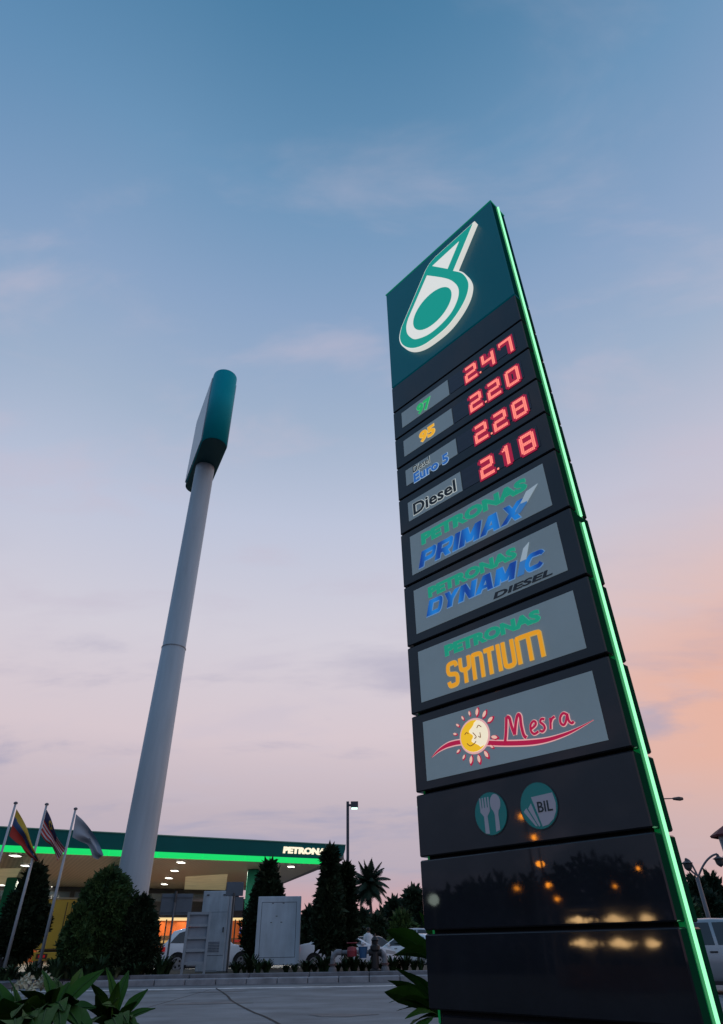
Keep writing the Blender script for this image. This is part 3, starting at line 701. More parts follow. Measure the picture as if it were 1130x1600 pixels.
# ================================================================== SHOP BUILDING
B0 = C0 + cb * 27.5
shop = thing('shop_building', 'low station shop under the canopy with warm orange lit glass front', 'building', B0)
bz = lambda p, d: cf * (-p[0]) + cn * d + Vector((0, 0, p[1]))
def bs(u, v): p = onplane(u, v, B0, cn); return -(p - B0).dot(cf), p.z
sR = bs(404, 1420)[0]; sM = bs(372, 1420)[0]
def bp(name, m, s0, s1, z0, z1, d0, d1, par=None): return fixn(MB().prism([(s0, z0), (s1, z0), (s1, z1), (s0, z1)], bz, d0, d1).build(name, m, par or shop))
dkw = mat('dark_wall', (.035, .036, .042), .6, noise=(.5, .2))
bp('wall', dkw, sM, 75, 3.55, 7.4, 0, .4); bp('wall', dkw, sR, sM, 3.55, 5.2, 0.01, .4)
glassd = mat('sky_glass', (.10, .14, .18), .08, spec=.8)
for k in range(22):
    s = sM + .5 + k * 3.3
    w_ = bp('window', mat('window_frame', (.08, .09, .10), .5), s, s + 2.9, 4.85, 5.6, -.06, 0)
    bp('pane', glassd, s + .08, s + 2.82, 4.92, 5.53, -.075, -.061, w_)
bp('signboard', mat('shop_sign_dark', (.02, .022, .03), .5), sR - .3, 75, 3.5, 4.4, -.25, -.08)
bp('soffit_lights', e('warm_ceiling', (255, 224, 160), .9), sR, 75, 3.34, 3.49, -.2, 3)
bp('back_wall', mat('orange_interior', (.5, .12, .03), .6, emit=(.42, .10, .02), es=.14, noise=(.5, .7, (1, 1, .4))), sR, 75, .05, 3.34, 3.2, 3.4)
rr = random.Random(3); sg_cols = [(240, 120, 30), (255, 200, 120), (180, 40, 30), (240, 230, 200), (90, 40, 20)]
for k in range(26):
    s = sR + .6 + k * 1.9; zt = 1.6 + rr.random() * .7
    sh = bp('shelf', mat('shelf_%d' % (k % 3), [(.25, .12, .05), (.1, .06, .04), (.35, .2, .1)][k % 3], .6), s, s + 1.3, .05, zt, 2.3, 2.7)
    for j in range(3):
        bp('goods', e('goods_%d' % ((k + j) % 5), sg_cols[(k + j) % 5], .45), s + .05, s + 1.25, .4 + j * .5, .62 + j * .5, 2.22, 2.299, sh)
for k in range(30): bp('mullion', mat('mullion_dark', (.03, .03, .03), .5), sR + k * 2.4, sR + k * 2.4 + .12, .05, 3.5, -.05, .05)
li = bpy.data.lights.new('shop_lamp', 'AREA'); li.energy = 70; li.size = 3; li.color = (1, .7, .4)
for u in (265, 300, 200, 80):
    s_, _z = bs(u, 1450); lo = bpy.data.objects.new('shop_lamp', li); lo.location = B0 + bz((s_, 3.2), 1.5); COL.objects.link(lo)
# bright posters
s1, _ = bs(381, 1454); pz = bs(381, 1459)[1]
pst = bp('poster', e('poster_blue', (60, 80, 150), .8), bs(387, 1454)[0], bs(373, 1454)[0], bs(381, 1459)[1], bs(381, 1447.5)[1], -.35, -.3)
bp('poster_print', e('poster_pink', (245, 190, 205), .9), bs(384, 1454)[0], bs(374.5, 1454)[0], bs(381, 1453)[1], bs(381, 1448)[1], -.36, -.351, pst)

# ================================================================== VEHICLES
tyre_m = mat('tyre_rubber', (.012, .012, .013), .8); rim_m = mat('alloy_rim', (.35, .36, .38), .35, metal=.7)
vglass = mat('vehicle_glass', (.012, .016, .022), .06, spec=.8); arch_m = mat('arch_black', (.006, .006, .007), .8)
lampg = mat('headlamp_glass', (.25, .28, .3), .15, spec=.8); trim_m = mat('black_trim', (.015, .015, .017), .5)
redl = e('tail_lamp_red', (200, 20, 20), .25, base=(.3, .01, .01))
def lerp_prof(prof, x):
    for (x0, z0), (x1, z1) in zip(prof, prof[1:]):
        if x0 <= x <= x1: return z0 + (z1 - z0) * (x - x0) / max(1e-6, x1 - x0)
    return prof[-1][1] if x > prof[-1][0] else prof[0][1]
def vehicle(name, label, cat, loc, rz, paint, L=4.6, H=1.47, Wd=1.78, kind='sedan', group=None, lit=False, wr=.32):
    """front faces +x; profile given as fractions"""
    t = thing(name, label, cat, loc, rz, group)
    if kind == 'sedan':
        belt = [(0, .58), (.02, .66), (.16, .70), (.5, .66), (.72, .63), (.90, .545), (.985, .46), (1, .36)]
        roof = [(0, .58), (.02, .665), (.10, .715), (.13, .72), (.27, .93), (.36, .99), (.46, 1.0), (.55, .975), (.74, .66), (.80, .62), (.90, .56), (.985, .465), (1, .36)]
        side = [(.17, .70), (.29, .90), (.38, .955), (.48, .96), (.545, .94), (.70, .67)]
        wheels = (.19, .81)
    elif kind == 'suv':
        belt = [(0, .50), (.02, .60), (.12, .63), (.5, .60), (.72, .585), (.92, .53), (.985, .46), (1, .36)]
        roof = [(0, .50), (.02, .62), (.055, .70), (.11, .93), (.20, .99), (.36, 1.0), (.50, .985), (.56, .955), (.72, .62), (.80, .585), (.92, .54), (.985, .465), (1, .36)]
        side = [(.09, .66), (.16, .88), (.24, .94), (.48, .945), (.545, .91), (.675, .64)]
        wheels = (.18, .82)
    else:  # hatch
        belt = [(0, .50), (.02, .60), (.12, .64), (.5, .60), (.76, .585), (.93, .50), (.985, .44), (1, .34)]
        roof = [(0, .50), (.02, .63), (.10, .92), (.20, .985), (.40, 1.0), (.52, .98), (.58, .94), (.76, .61), (.86, .55), (.93, .505), (.985, .445), (1, .34)]
        side = [(.10, .64), (.16, .88), (.24, .935), (.50, .94), (.565, .90), (.72, .63)]
        wheels = (.17, .82)
    xs = sorted(set([p[0] for p in belt + roof] + [i / 24 for i in range(25)])); st = []
    half = Wd / 2
    for x in xs:
        ww = half * (1 - .16 * max(0, (x - .86) / .14) ** 2 - .12 * max(0, (.12 - x) / .12) ** 2)
        zb = lerp_prof(belt, x) * H; zr = max(lerp_prof(roof, x) * H, zb + .004); k = min(1, max(0, (zr - zb) / (.36 * H)))
        wt = ww * (.97 - .20 * k)
        lo = .20 * H / 1.47
        st.append([(ww * .90, lo), (ww * .985, lo + .14), (ww, zb * .72), (ww * .965, zb), (wt, zb + (zr - zb) * .90), (wt * .86, zb + (zr - zb) * .985), (0, zr + .012)])
    mb = MB(); n = 13
    for x, sec in zip(xs, st):
        full = [(-a, z) for a, z in sec] + [(a, z) for a, z in sec[-2::-1]]
        mb.v += [Vector((x * L - L / 2, y, z)) for y, z in full]
    for i in range(len(xs) - 1):
        for j in range(n - 1): mb.f.append((i * n + j, i * n + j + 1, (i + 1) * n + j + 1, (i + 1) * n + j)); mb.mi.append(0)
        mb.f.append((i * n, (i + 1) * n, (i + 1) * n + n - 1, i * n + n - 1)); mb.mi.append(0)
    mb.f += [tuple(range(n - 1, -1, -1)), tuple(range((len(xs) - 1) * n, len(xs) * n))]; mb.mi += [0, 0]
    body = fixn(mb.build('body', paint, t, True))
    def sp(x, zfrac, sg, out=.008):
        zb = lerp_prof(belt, x) * H; zr = max(lerp_prof(roof, x) * H, zb + .01); z = zfrac * H; k = min(1, max(0, (zr - zb) / (.36 * H)))
        f = max(0, min(1, (z - zb) / (.9 * (zr - zb)))); yb = half * .965; yt = half * (.97 - .20 * k)
        return Vector((x * L - L / 2, sg * (yb + (yt - yb) * f + out), z))
    for sg in (-1, 1):
        x0, x1 = side[0][0], side[-1][0]; xm = .5 * (side[1][0] + side[-2][0]) + .02
        # two side windows split by the pillar
        low = lambda x: side[0][1] + (side[-1][1] - side[0][1]) * (x - x0) / (x1 - x0)
        topf = lambda x: lerp_prof(side, x)
        for a, b in ((x0, xm - .008), (xm + .008, x1)):
            m2 = MB(); ks = [a + (b - a) * i / 7 for i in range(8)]
            m2.v = [sp(x, low(x), sg) for x in ks] + [sp(x, max(topf(x), low(x) + .002), sg) for x in ks]
            m2.f = [(i, i + 1, 9 + i, 8 + i) for i in range(7)]; m2.mi = [0] * 7
            m2.build('side_window', vglass, t)
        h = sp(.66, side[-1][1] - .01, sg)
        fixn(MB().bbox(h.x - .07, h.x + .09, h.y - .02 if sg > 0 else h.y - .17, h.y + .17 if sg > 0 else h.y + .02, h.z, h.z + .13, .03).build('mirror', paint, t))
        for xd in (.36, .56):
            hh = sp(xd, .60 if kind == 'sedan' else .54, sg, .0); MB().box(hh.x - .08, hh.x + .08, sg * half * .985 - .015, sg * half * .985 + .015, hh.z - .01, hh.z + .02).build('door_handle', trim_m, t)
        for wx in wheels:
            cxw = wx * L - L / 2; y0 = sg * (half - .20); y1 = sg * (half + .012)
            MB().cyl((cxw, sg * (half - .3), wr), (cxw, sg * (half + .004), wr), wr + .07, n=22).build('wheel_arch', arch_m, t)
            wq = MB(); wq.cyl((cxw, y0, wr), (cxw, y1, wr), wr, n=22); wh = wq.build('wheel', tyre_m, t)
            rm = MB(); rm.cyl((cxw, y1, wr), (cxw, y1 + sg * .006, wr), wr * .66, n=20)
            rm.m = 1
            for k in range(5):
                a = 2 * math.pi * (k + .5) / 5; c1 = Vector((cxw + math.cos(a) * wr * .40, y1 + sg * .006, wr + math.sin(a) * wr * .40)); rm.cyl(c1, c1 + Vector((0, sg * .004, 0)), wr * .14, n=6)
            rm.build('rim', [rim_m, arch_m], wh)
        # lamps
        zl = lerp_prof(belt, .93) * H
        q = MB(); q.v = [Vector((x * L - L / 2, sg * y, z)) for x, y, z in ((.885, half * .972 + .008, zl + .01), (.97, half * .86, zl - .05), (.985, half * .60, zl - .10), (.99, half * .60, zl - .19), (.975, half * .87, zl - .17), (.89, half * 1.0 + .004, zl - .12))]
        for i, v in enumerate(q.v):
            if i in (1, 2, 3, 4): v.x += .03; v.y += sg * .02
        q.f = [(0, 1, 4, 5), (1, 2, 3, 4)]; q.mi = [0, 0]
        q.build('headlight', e('headlight_on', (255, 214, 150), 22) if lit else lampg, t)
        zt = lerp_prof(belt, .03) * H
        MB().box(-L / 2 - .012, -L / 2 + .22, sg * half * .93 - .06, sg * half * .93 + .03, zt - .22, zt - .05).build('tail_light', redl, t)
    # screens
    def screen(xa, xb, nm):
        m2 = MB(); ks = [xa + (xb - xa) * i / 5 for i in range(6)]
        for x in ks:
            zb = lerp_prof(belt, x) * H; zr = max(lerp_prof(roof, x) * H, zb + .01); k = min(1, max(0, (zr - zb) / (.36 * H))); wt = half * (.97 - .20 * k) * .84
            m2.v += [Vector((x * L - L / 2, -wt, zr + .008)), Vector((x * L - L / 2, 0, zr + .028)), Vector((x * L - L / 2, wt, zr + .008))]
        for i in range(5):
            for j in (0, 1): m2.f.append((3 * i + j, 3 * i + j + 1, 3 * i + j + 4, 3 * i + j + 3)); m2.mi.append(0)
        m2.build(nm, mat('screen_glass', (.10, .12, .14), .05, spec=1.0), t, True)
    if kind == 'sedan': screen(.565, .725, 'windscreen'); screen(.145, .26, 'rear_screen')
    elif kind == 'suv': screen(.575, .705, 'windscreen'); screen(.06, .105, 'rear_screen')
    else: screen(.59, .745, 'windscreen'); screen(.025, .095, 'rear_screen')
    MB().box(L / 2 - .06, L / 2 + .012, -half * .45, half * .45, .36 * H - .20, .36 * H - .06).build('grille', trim_m, t)
    MB().box(-L / 2 + .35, L / 2 - .3, -half * .93, half * .93, .17, .24).build('sill', trim_m, t)
    return t
white_p = mat('white_car_paint', (.80, .84, .88), .22, coat=.6); white2 = mat('pearl_car_paint', (.76, .80, .85), .22, coat=.6)
silver = mat('silver_car_paint', (.34, .36, .38), .25, metal=.4, coat=.5); dark_p = mat('dark_car_paint', (.03, .035, .045), .2, coat=.6)
def gp(u, D, z=.03): p = at(u, 1470, D); return Vector((p.x, p.y, z))
def azr(u): p = at(u, 1470, 10); return math.atan2(p.x, p.y)
def carspot(u, D, turn=0): return gp(u, D), -azr(u) + turn     # side-on to the line of sight, then turned
p, r = carspot(331, 37.2); vehicle('suv', 'white sport utility car parked behind the grey cabinets', 'car', p, r, white_p, 4.65, 1.74, 1.84, 'suv', wr=.37)
p, r = carspot(541, 35.6); vehicle('sedan', 'long white sedan behind the conifers, its nose pointing right', 'car', p, r, white2, 4.75, 1.46, 1.8, 'sedan')
p, r = carspot(590, 52); vehicle('hatchback', 'dark hatchback with pale roof edge parked beyond the white sedan', 'car', p, r, dark_p, 4.0, 1.46, 1.7, 'hatch')
p, r = carspot(637, 41, R_(150)); vehicle('sedan', 'small white car facing left, half hidden by the totem sign', 'car', p, r, white_p, 4.3, 1.42, 1.74, 'hatch')
p, r = carspot(664, 60, 0); vehicle('suv', 'pale blue grey van behind the totem edge, roof above the other cars', 'car', p, r, mat('pale_blue_paint', (.35, .42, .5), .3, coat=.4), 4.6, 2.0, 1.8, 'suv', wr=.34)
p = gp(1149, 19.5, .0); vehicle('sedan', 'silver car at the right edge beside the totem sign', 'car', p, -azr(1149) + R_(8), silver, 4.4, 1.40, 1.75, 'hatch')
p, r = carspot(8, 40, 0); vehicle('hatchback', 'dark car with a red tail light behind the leftmost cypress', 'car', p + Vector((-2.2, 1, 0)), r, dark_p, 4.2, 1.5, 1.7, 'hatch')

# yellow box truck seen from behind
tp = gp(97, 39); tk = thing('box_truck', 'yellow box truck seen from behind between the dark trees', 'truck', tp, -azr(97))
yel = mat('truck_yellow', (.46, .30, .025), .45, noise=(1.2, .12)); dky = mat('truck_seam', (.05, .035, .01), .6)
fixn(MB().bbox(-1.15, 1.15, 0, 6.0, .95, 3.02, .03).build('cargo_box', yel, tk))
for sx in (-1, 1):
    d = fixn(MB().box(min(sx * .02, sx * 1.08), max(sx * .02, sx * 1.08), -.03, -.001, 1.02, 2.94).build('rear_door', yel, tk))
    for zz in (1.35, 2.6): MB().box(sx * .98 - .09, sx * .98 + .09, -.045, -.031, zz, zz + .07).build('hinge', dky, d)
    MB().cyl((sx * .12, -.05, 1.05), (sx * .12, -.05, 2.9), .018, n=6).build('lock_bar', dky, d)
MB().box(-1.15, 1.15, -.045, -.002, .96, 1.0).build('door_sill', dky, tk)
MB().box(-1.15, 1.15, -.05, .02, 3.03, 3.09).build('roof_rail', mat('rail_tan', (.3, .24, .14), .5), tk)
bp2 = fixn(MB().bbox(-1.15, 1.15, -.05, .15, .55, .88, .02).build('rear_bumper', yel, tk))
for sx in (-.75, .75):
    MB().box(sx - .24, sx + .24, -.07, -.051, .62, .82).build('lamp_cluster', mat('lamp_recess', (.05, .02, .01), .5), bp2)
    MB().box(sx - .14, sx + .14, -.085, -.071, .67, .77).build('tail_light', redl, bp2)
fixn(MB().box(-.95, .95, .1, 5.9, .55, .94).build('chassis', trim_m, tk))
fixn(MB().bbox(-1.05, 1.05, 6.1, 7.9, .5, 2.6, .12).build('cab', yel, tk))
for sx in (-.85, .85):
    for yy in (1.2, 6.8): MB().cyl((sx - .14, yy, .44), (sx + .14, yy, .44), .44, n=18).build('wheel', tyre_m, tk)
vs, fs = text_verts('CARGO', .03)
# ================================================================== CABINETS AND BOARDS
galv = mat('pale_cabinet_paint', (.34, .42, .48), .5, noise=(2.6, .26, (1, 1, .35)), bump=(5, .2)); galv2 = mat('grey_cabinet_paint', (.22, .27, .31), .5, noise=(1.5, .16))
dkst = mat('dark_steel', (.04, .045, .05), .5); bolt = mat('rust_stain', (.03, .025, .02), .8)
def facing(u, D, z): p = at(u, 1470, D); return Vector((p.x, p.y, z)), -azr(u)
def spanx(u0, u1, D, vv=1470):
    a, b = at(u0, vv, D), at(u1, vv, D); return (b - a).length
def zat(u, v, D): return at(u, v, D).z
# white board on two legs
D = 30.5; loc, rz = facing(434, D, .225); w = spanx(400, 469, D, 1455); zt = zat(436, 1400.5, D) - .225; zb = zat(436, 1508, D) - .225
t = thing('blank_notice_board', 'blank white framed board on two legs before the cypress', 'board', loc, rz + R_(-3))
o = fixn(MB().bbox(-w / 2, w / 2, 0, .14, zb, zt, .015).build('board_panel', mat('board_white', (.46, .56, .63), .5, noise=(2.4, .18, (1, 1, .3)), bump=(3, .25)), t))
gm = mat('frame_groove', (.10, .13, .17), .6, noise=(6, .6))
for a in [(-w / 2 + .18, w / 2 - .18, zt - .22, zt - .20), (-w / 2 + .18, w / 2 - .18, zb + .24, zb + .26), (-w / 2 + .16, -w / 2 + .18, zb + .24, zt - .20), (w / 2 - .20, w / 2 - .18, zb + .24, zt - .20)]:
    MB().box(a[0], a[1], -.004, .002, a[2], a[3]).build('frame_groove', gm, o)
for u, v in [(423, 1412), (440, 1411.7), (430, 1432), (422, 1442), (438, 1441.5)]:
    x = (u - 434) / 69 * w; z = zat(u, v, D) - .225
    MB().box(x - .03, x + .045, -.012, .002, z, z + .022).build('bolt_hole', bolt, o)
for x in (-w / 2 + .12, w / 2 - .18): fixn(MB().box(x - .09, x + .09, .02, .12, 0, zb - .002).build('leg', galv2, t))
# tall cabinet
D = 30; loc, rz = facing(331, D, .225); w = spanx(306, 349, D, 1440); H1 = zat(330, 1392, D) - .225
t = thing('tall_metal_cabinet', 'tall pale grey metal cabinet standing behind the louvred frame', 'cabinet', loc, rz - R_(14))
o = fixn(MB().bbox(-w / 2, w / 2, 0, .62, 0, H1, .02).build('cabinet_body', galv, t))
fixn(MB().bbox(w / 2 + .002, w / 2 + .10, .04, .58, 0, H1 - .12, .02).build('side_cover', mat('cabinet_side', (.28, .35, .41), .5), t))
MB().box(-w / 2 + .05, w / 2 - .05, -.006, .004, .5, .52).build('door_seam', gm, o)
for x in (-w / 2 + .2, w / 2 - .2): MB().box(x - .05, x + .05, -.03, .001, H1 - .16, H1 - .12).build('hinge', dkst, o)
for k in range(7): MB().box(-w / 2 + .22, w / 2 - .22, -.012, .002, .62 + k * .05, .645 + k * .05).build('vent_slat', gm, o)
MB().box(w / 2 - .14, w / 2 - .10, -.04, .001, 1.25, 1.42).build('door_handle', dkst, o)
MB().box(-w / 2 + .012, w / 2 - .012, -.005, .003, 1.92, 1.93).build('door_seam', gm, o)
MB().tube([Vector((w / 2 - .1, .2, H1)), Vector((w / 2 + .05, .2, H1 + .10)), Vector((w / 2 + .3, .2, H1 + .12))], .02, 6).build('cable', dkst, t)
MB().box(-.2, .3, -.02, .3, -.02, .06).build('foot', galv2, t)
# louvred frame with four recessed panels
D = 27.4; loc, rz = facing(307, D, .225); w = spanx(289, 327, D, 1470); H1 = zat(312, 1425, D) - .225
t = thing('panelled_metal_frame', 'grey steel frame of four stacked recessed panels beside the kerb', 'cabinet', loc, rz)
for x in (-w / 2, w / 2 - .09): fixn(MB().box(x, x + .09, -.05, .12, 0, H1).build('upright', galv2, t))
for k in range(5):
    z = .28 + k * (H1 - .36) / 4; fixn(MB().box(-w / 2 + .092, w / 2 - .092, -.03, .10, z, z + .08).build('crossbar', galv2, t))
    if k < 4: fixn(MB().box(-w / 2 + .092, w / 2 - .092, .06, .09, z + .082, z + (H1 - .36) / 4 - .002).build('infill_panel', mat('infill_grey', (.20, .25, .30), .45, noise=(2, .2)), t))
# back-to-viewer road signs
signb = mat('sign_back_grey', (.075, .105, .135), .5, noise=(2, .12)); postm = mat('post_grey', (.10, .115, .135), .5)
D = 28.5; loc, rz = facing(263, D, .225); t = thing('road_sign', 'wide grey road sign seen from the back on one post', 'sign', loc, rz)
w = spanx(248, 297, D, 1412); za, zb = zat(272, 1430, D) - .225, zat(272, 1396.5, D) - .225; H1 = zb
xo = .12
fixn(MB().bbox(-w / 2 + xo, w / 2 + xo, 0, .04, za, zb, .01).build('sign_plate', signb, t))
for k in (-1, 1): MB().box(-w / 2 + xo + .02, w / 2 + xo - .02, -.03, -.001, (za + zb) / 2 + k * .24 - .02, (za + zb) / 2 + k * .24 + .02).build('stiffener', signb, t)
MB().cyl((0.05, -.07, 0), (.05, -.07, zb + .06), .038, n=10).build('post', postm, t)
MB().cyl((0.05, -.07, zb - .28), (.05, -.07, zb + .08), .048, n=10).build('clamp', dkst, t)
D = 28.5; loc, rz = facing(359, D, .225); t = thing('road_sign', 'small pair of grey plates seen from the back on one dark post', 'sign', loc, rz)
za, zb = zat(363, 1400, D) - .225, zat(363, 1378, D) - .225; w = spanx(350, 377, D, 1390)
fixn(MB().bbox(-w / 2 + .02, w / 2 + .02, 0, .04, za, zb, .01).build('sign_plate', signb, t))
w2 = spanx(362.5, 376, D, 1410); fixn(MB().bbox(.06, .06 + w2, 0, .04, zat(368, 1423, D) - .225, za - .03, .01).build('sign_plate', signb, t))
MB().cyl((0, -.05, 0), (0, -.05, za + .1), .035, n=10).build('post', dkst, t)
# ================================================================== WATER METER PIPEWORK
D = 25.9; a = atz(521, 1519, .235); b = atz(603, 1520, .235)
a.y = b.y = 25.95
pipem = mat('pipe_paint', (.16, .17, .19), .6, noise=(9, .35)); redv = mat('valve_red', (.22, .02, .03), .5); bluev = mat('meter_blue', (.02, .09, .20), .5); blk = mat('hydrant_black', (.008, .008, .009), .5)
t = thing('water_pipework', 'thick grey water pipe loop with red and blue valves beside the kerb', 'pipework', a)
X = b.x - a.x; hz = .56
L_ = [(0, 0, 0), (0, 0, .30), (.01, 0, .42), (.06, 0, .50), (.15, 0, hz), (.30, 0, hz)]
MB().tube(smooth_open(L_, 5), .085, 12).build('riser', pipem, t, True)
MB().tube(smooth_open([(X - q[0], 0, q[2]) for q in L_], 5), .085, 12).build('riser', pipem, t, True)
MB().cyl((.30, 0, hz), (X - .30, 0, hz), .06, n=12).build('pipe', pipem, t, True)
for x in (0, X): MB().cyl((x, 0, .20), (x, 0, .25), .14, n=14).build('flange', mat('flange_rust', (.09, .05, .05), .7), t)
for x in (0, X): fixn(MB().lathe([(.0, -.01), (.15, -.01), (.13, .12), (.095, .16), (0, .16)], (x, 0, 0), 12).build('pedestal', mat('pedestal_grey', (.14, .15, .165), .8), t))
fixn(MB().lathe([(0, hz - .14), (.16, hz - .12), (.18, hz + .04), (.14, hz + .14), (0, hz + .16)], (.66, 0, 0), 14).build('strainer', redv, t))
MB().tube([(.66 + .17 * math.cos(q), .17 * math.sin(q), hz + .26) for q in [2 * math.pi * k / 14 for k in range(15)]], .018, 6).build('hand_wheel', redv, t)
fixn(MB().lathe([(0, hz - .17), (.12, hz - .17), (.16, hz + .12), (.17, hz + .15), (0, hz + .15)], (1.04, 0, 0), 14).build('meter', bluev, t))
fixn(MB().lathe([(.20, -.01), (.20, .06), (.13, .10), (.12, hz + .0), (.17, hz + .06), (.17, hz + .16), (.09, hz + .22), (.10, hz + .30), (.14, hz + .33), (.09, hz + .40), (.04, hz + .44), (.03, hz + .52), (0, hz + .52)], (1.46, 0, 0), 14).build('hydrant', blk, t))
MB().cyl((1.24, 0, hz - .02), (1.68, 0, hz - .02), .10, n=12).build('hydrant_outlet', blk, t)

# ================================================================== FLAGS
fpm = mat('flagpole_white', (.40, .45, .50), .35)
poles = [(25, 1254, -8, 1600), (73.5, 1256, 5, 1521), (118.5, 1263, 58.5, 1524)]
FD = 30.2
finial = mat('finial_grey', (.12, .13, .15), .5)
ptops = []
for (ut, vt, ub, vb), lb in zip(poles, ('leftmost white flagpole carrying the yellow, blue and red flag', 'middle white flagpole carrying the red and white striped flag', 'rightmost white flagpole carrying the plain pale flag')):
    top = at(ut, vt, FD); t = thing('flagpole', lb, 'flagpole', (top.x, top.y, .225), 0, 'white flagpoles by the kerb')
    hh = top.z - .225; MB().cyl((0, 0, 0), (0, 0, hh - .06), .062, .042, 12).build('pole', fpm, t, True)
    fixn(MB().lathe([(.03, hh - .06), (.075, hh - .05), (.08, hh), (.04, hh + .03), (0, hh + .04)], (0, 0, 0), 10).build('finial', finial, t))
    fixn(MB().lathe([(0, 0), (.13, 0), (.13, .04), (.06, .05)], (0, 0, 0), 12).build('base_plate', finial, t)); ptops.append(top)
def flag(name, label, top_curve, bot_curve, colf, mats, nx=44, ny=26, seed=0, wave=.10):
    """curves are px points hoist->fly, placed on a plane through the pole; folds give real depth"""
    tc_, bc = smooth_open(top_curve, 10), smooth_open(bot_curve, 10)
    def cur(c, t): f = t * (len(c) - 1); i = min(int(f), len(c) - 2); q = f - i; return (c[i][0] * (1 - q) + c[i + 1][0] * q, c[i][1] * (1 - q) + c[i + 1][1] * q)
    vs = []; fs = []; mi = []
    for i in range(nx + 1):
        a = cur(tc_, i / nx); b = cur(bc, i / nx)
        for j in range(ny + 1):
            q = j / ny; u = a[0] * (1 - q) + b[0] * q; v = a[1] * (1 - q) + b[1] * q
            s_ = i / nx; dd = wave * min(1, s_ * 3) * math.sin(q * 9 + s_ * 5 + seed) + wave * .6 * math.sin(s_ * 11 + q * 3 + seed * 2) * min(1, s_ * 3)
            vs.append(at(u, v, FD - .07 + dd))
    for i in range(nx):
        for j in range(ny):
            fs.append((i * (ny + 1) + j, (i + 1) * (ny + 1) + j, (i + 1) * (ny + 1) + j + 1, i * (ny + 1) + j + 1)); mi.append(colf((i + .5) / nx, (j + .5) / ny))
    me = bpy.data.meshes.new(name); me.from_pydata([tuple(v) for v in vs], [], fs)
    for m in mats: me.materials.append(m)
    me.polygons.foreach_set('material_index', mi); me.polygons.foreach_set('use_smooth', [True] * len(fs)); me.update()
    o = bpy.data.objects.new(name, me); COL.objects.link(o); tag(o, label, 'flag', 'flags by the kerb'); return o
fab = lambda n, c: mat(n, c, .8)
fy, fb, fr, fw, fk = fab('flag_yellow', (.42, .30, .03)), fab('flag_blue', (.03, .07, .17)), fab('flag_red', (.34, .03, .02)), fab('flag_white', (.42, .42, .46)), fab('flag_navy', (.015, .02, .07))
def c1(s, q):
    if (s - .62) ** 2 * 3 + (q - .42) ** 2 < .012: return 3
    return 0 if q < .27 + .04 * math.sin(s * 5) else (1 if q < .56 else 2)
flag('flag', 'drooping flag striped yellow, blue and red on the leftmost pole', [(26, 1264), (36, 1281), (43, 1296), (49, 1316), (56, 1333), (61, 1344)], [(14.5, 1306), (24, 1315), (33, 1322), (39, 1331), (48, 1340), (58, 1346)], c1, [fy, fb, fr, fk], seed=.5)
def c2(s, q):
    if s < .60 and q < .44:
        if abs(math.hypot((s - .27) * 1.9, q - .22) - .12) < .035 and s < .31: return 3
        if math.hypot((s - .33) * 1.9, q - .22) < .055: return 3
        return 0
    return 1 if int(q * 12) % 2 else 2
flag('flag', 'drooping red and white striped flag with dark blue corner on the middle pole', [(73, 1265), (79, 1277), (84, 1292), (89, 1307), (98, 1320), (104, 1326)], [(63.5, 1303), (71, 1314), (80, 1321), (85, 1330), (88, 1339), (90, 1345)], c2, [fk, fr, fw, fy], seed=2.1)
fpal, fpal2, femb = fab('flag_pale', (.30, .34, .39)), fab('flag_pale_blue', (.16, .24, .32)), fab('flag_emblem', (.05, .07, .10))
def c3(s, q):
    if math.hypot((s - .42) * 1.2, (q - .55)) < .06 and math.sin(s * 90 + q * 50) > -.3: return 2
    return 1 if (s > .35 and q < .26 + .1 * s) else 0
flag('flag', 'plain pale grey flag with a small dark emblem on the rightmost pole', [(119, 1272), (131, 1283), (143, 1298), (153, 1314), (159, 1328), (162, 1336)], [(113, 1308), (124, 1314), (137, 1320), (142, 1330), (145, 1339), (153, 1343)], c3, [fpal, fpal2, femb], seed=3.7)

# ================================================================== LAMPS
lampm = mat('lamp_post_grey', (.045, .055, .075), .5)
top = at(543.5, 1252.5, 44); t = thing('street_lamp', 'square headed lamp post lit white at the canopy end', 'street lamp', (top.x, top.y, .03), -azr(545))
hh = top.z - .03
fixn(MB().bbox(-.09, .09, -.09, .09, 0, hh, .01).build('pole', lampm, t))
fixn(MB().box(.08, .3, -.05, .05, hh - .28, hh - .16).build('arm', lampm, t))
fixn(MB().add([(x, y, z) for x in (.2, .68) for y in (-.3, .3) for z in (hh - .40, hh - .04)], [(0, 1, 3, 2), (4, 6, 7, 5), (0, 4, 5, 1), (2, 3, 7, 6), (0, 2, 6, 4), (1, 5, 7, 3)]).build('lamp_head', lampm, t))
fixn(MB().box(.24, .64, -.26, .26, hh - .43, hh - .401).build('lamp_lens', e('lamp_lens_white', (215, 255, 240), 1.8), t))
# single arm lamp behind the totem
hp = at(1064, 1247, 45); t = thing('street_lamp', 'slim street lamp whose arm reaches out behind the totem sign', 'street lamp', (hp.x - 2.3, hp.y + .2, 0), 0)
MB().tube([(0, 0, 0), (0, 0, hp.z - 1.2), (.12, 0, hp.z - .3), (.5, 0, hp.z), (1.9, 0, hp.z + .02)], [.10, .07, .06, .04, .03], 8).build('pole', lampm, t, True)
fixn(MB().lathe([(0, -.32), (.07, -.3), (.10, -.1), (.12, .1), (.08, .3), (0, .34)], (0, 0, 0), 10).build('lamp_head', mat('lamp_head_brown', (.09, .07, .06), .4), t)).matrix_local = Matrix.Translation((2.2, 0, hp.z)) @ Matrix.Rotation(R_(90), 4, 'Y')
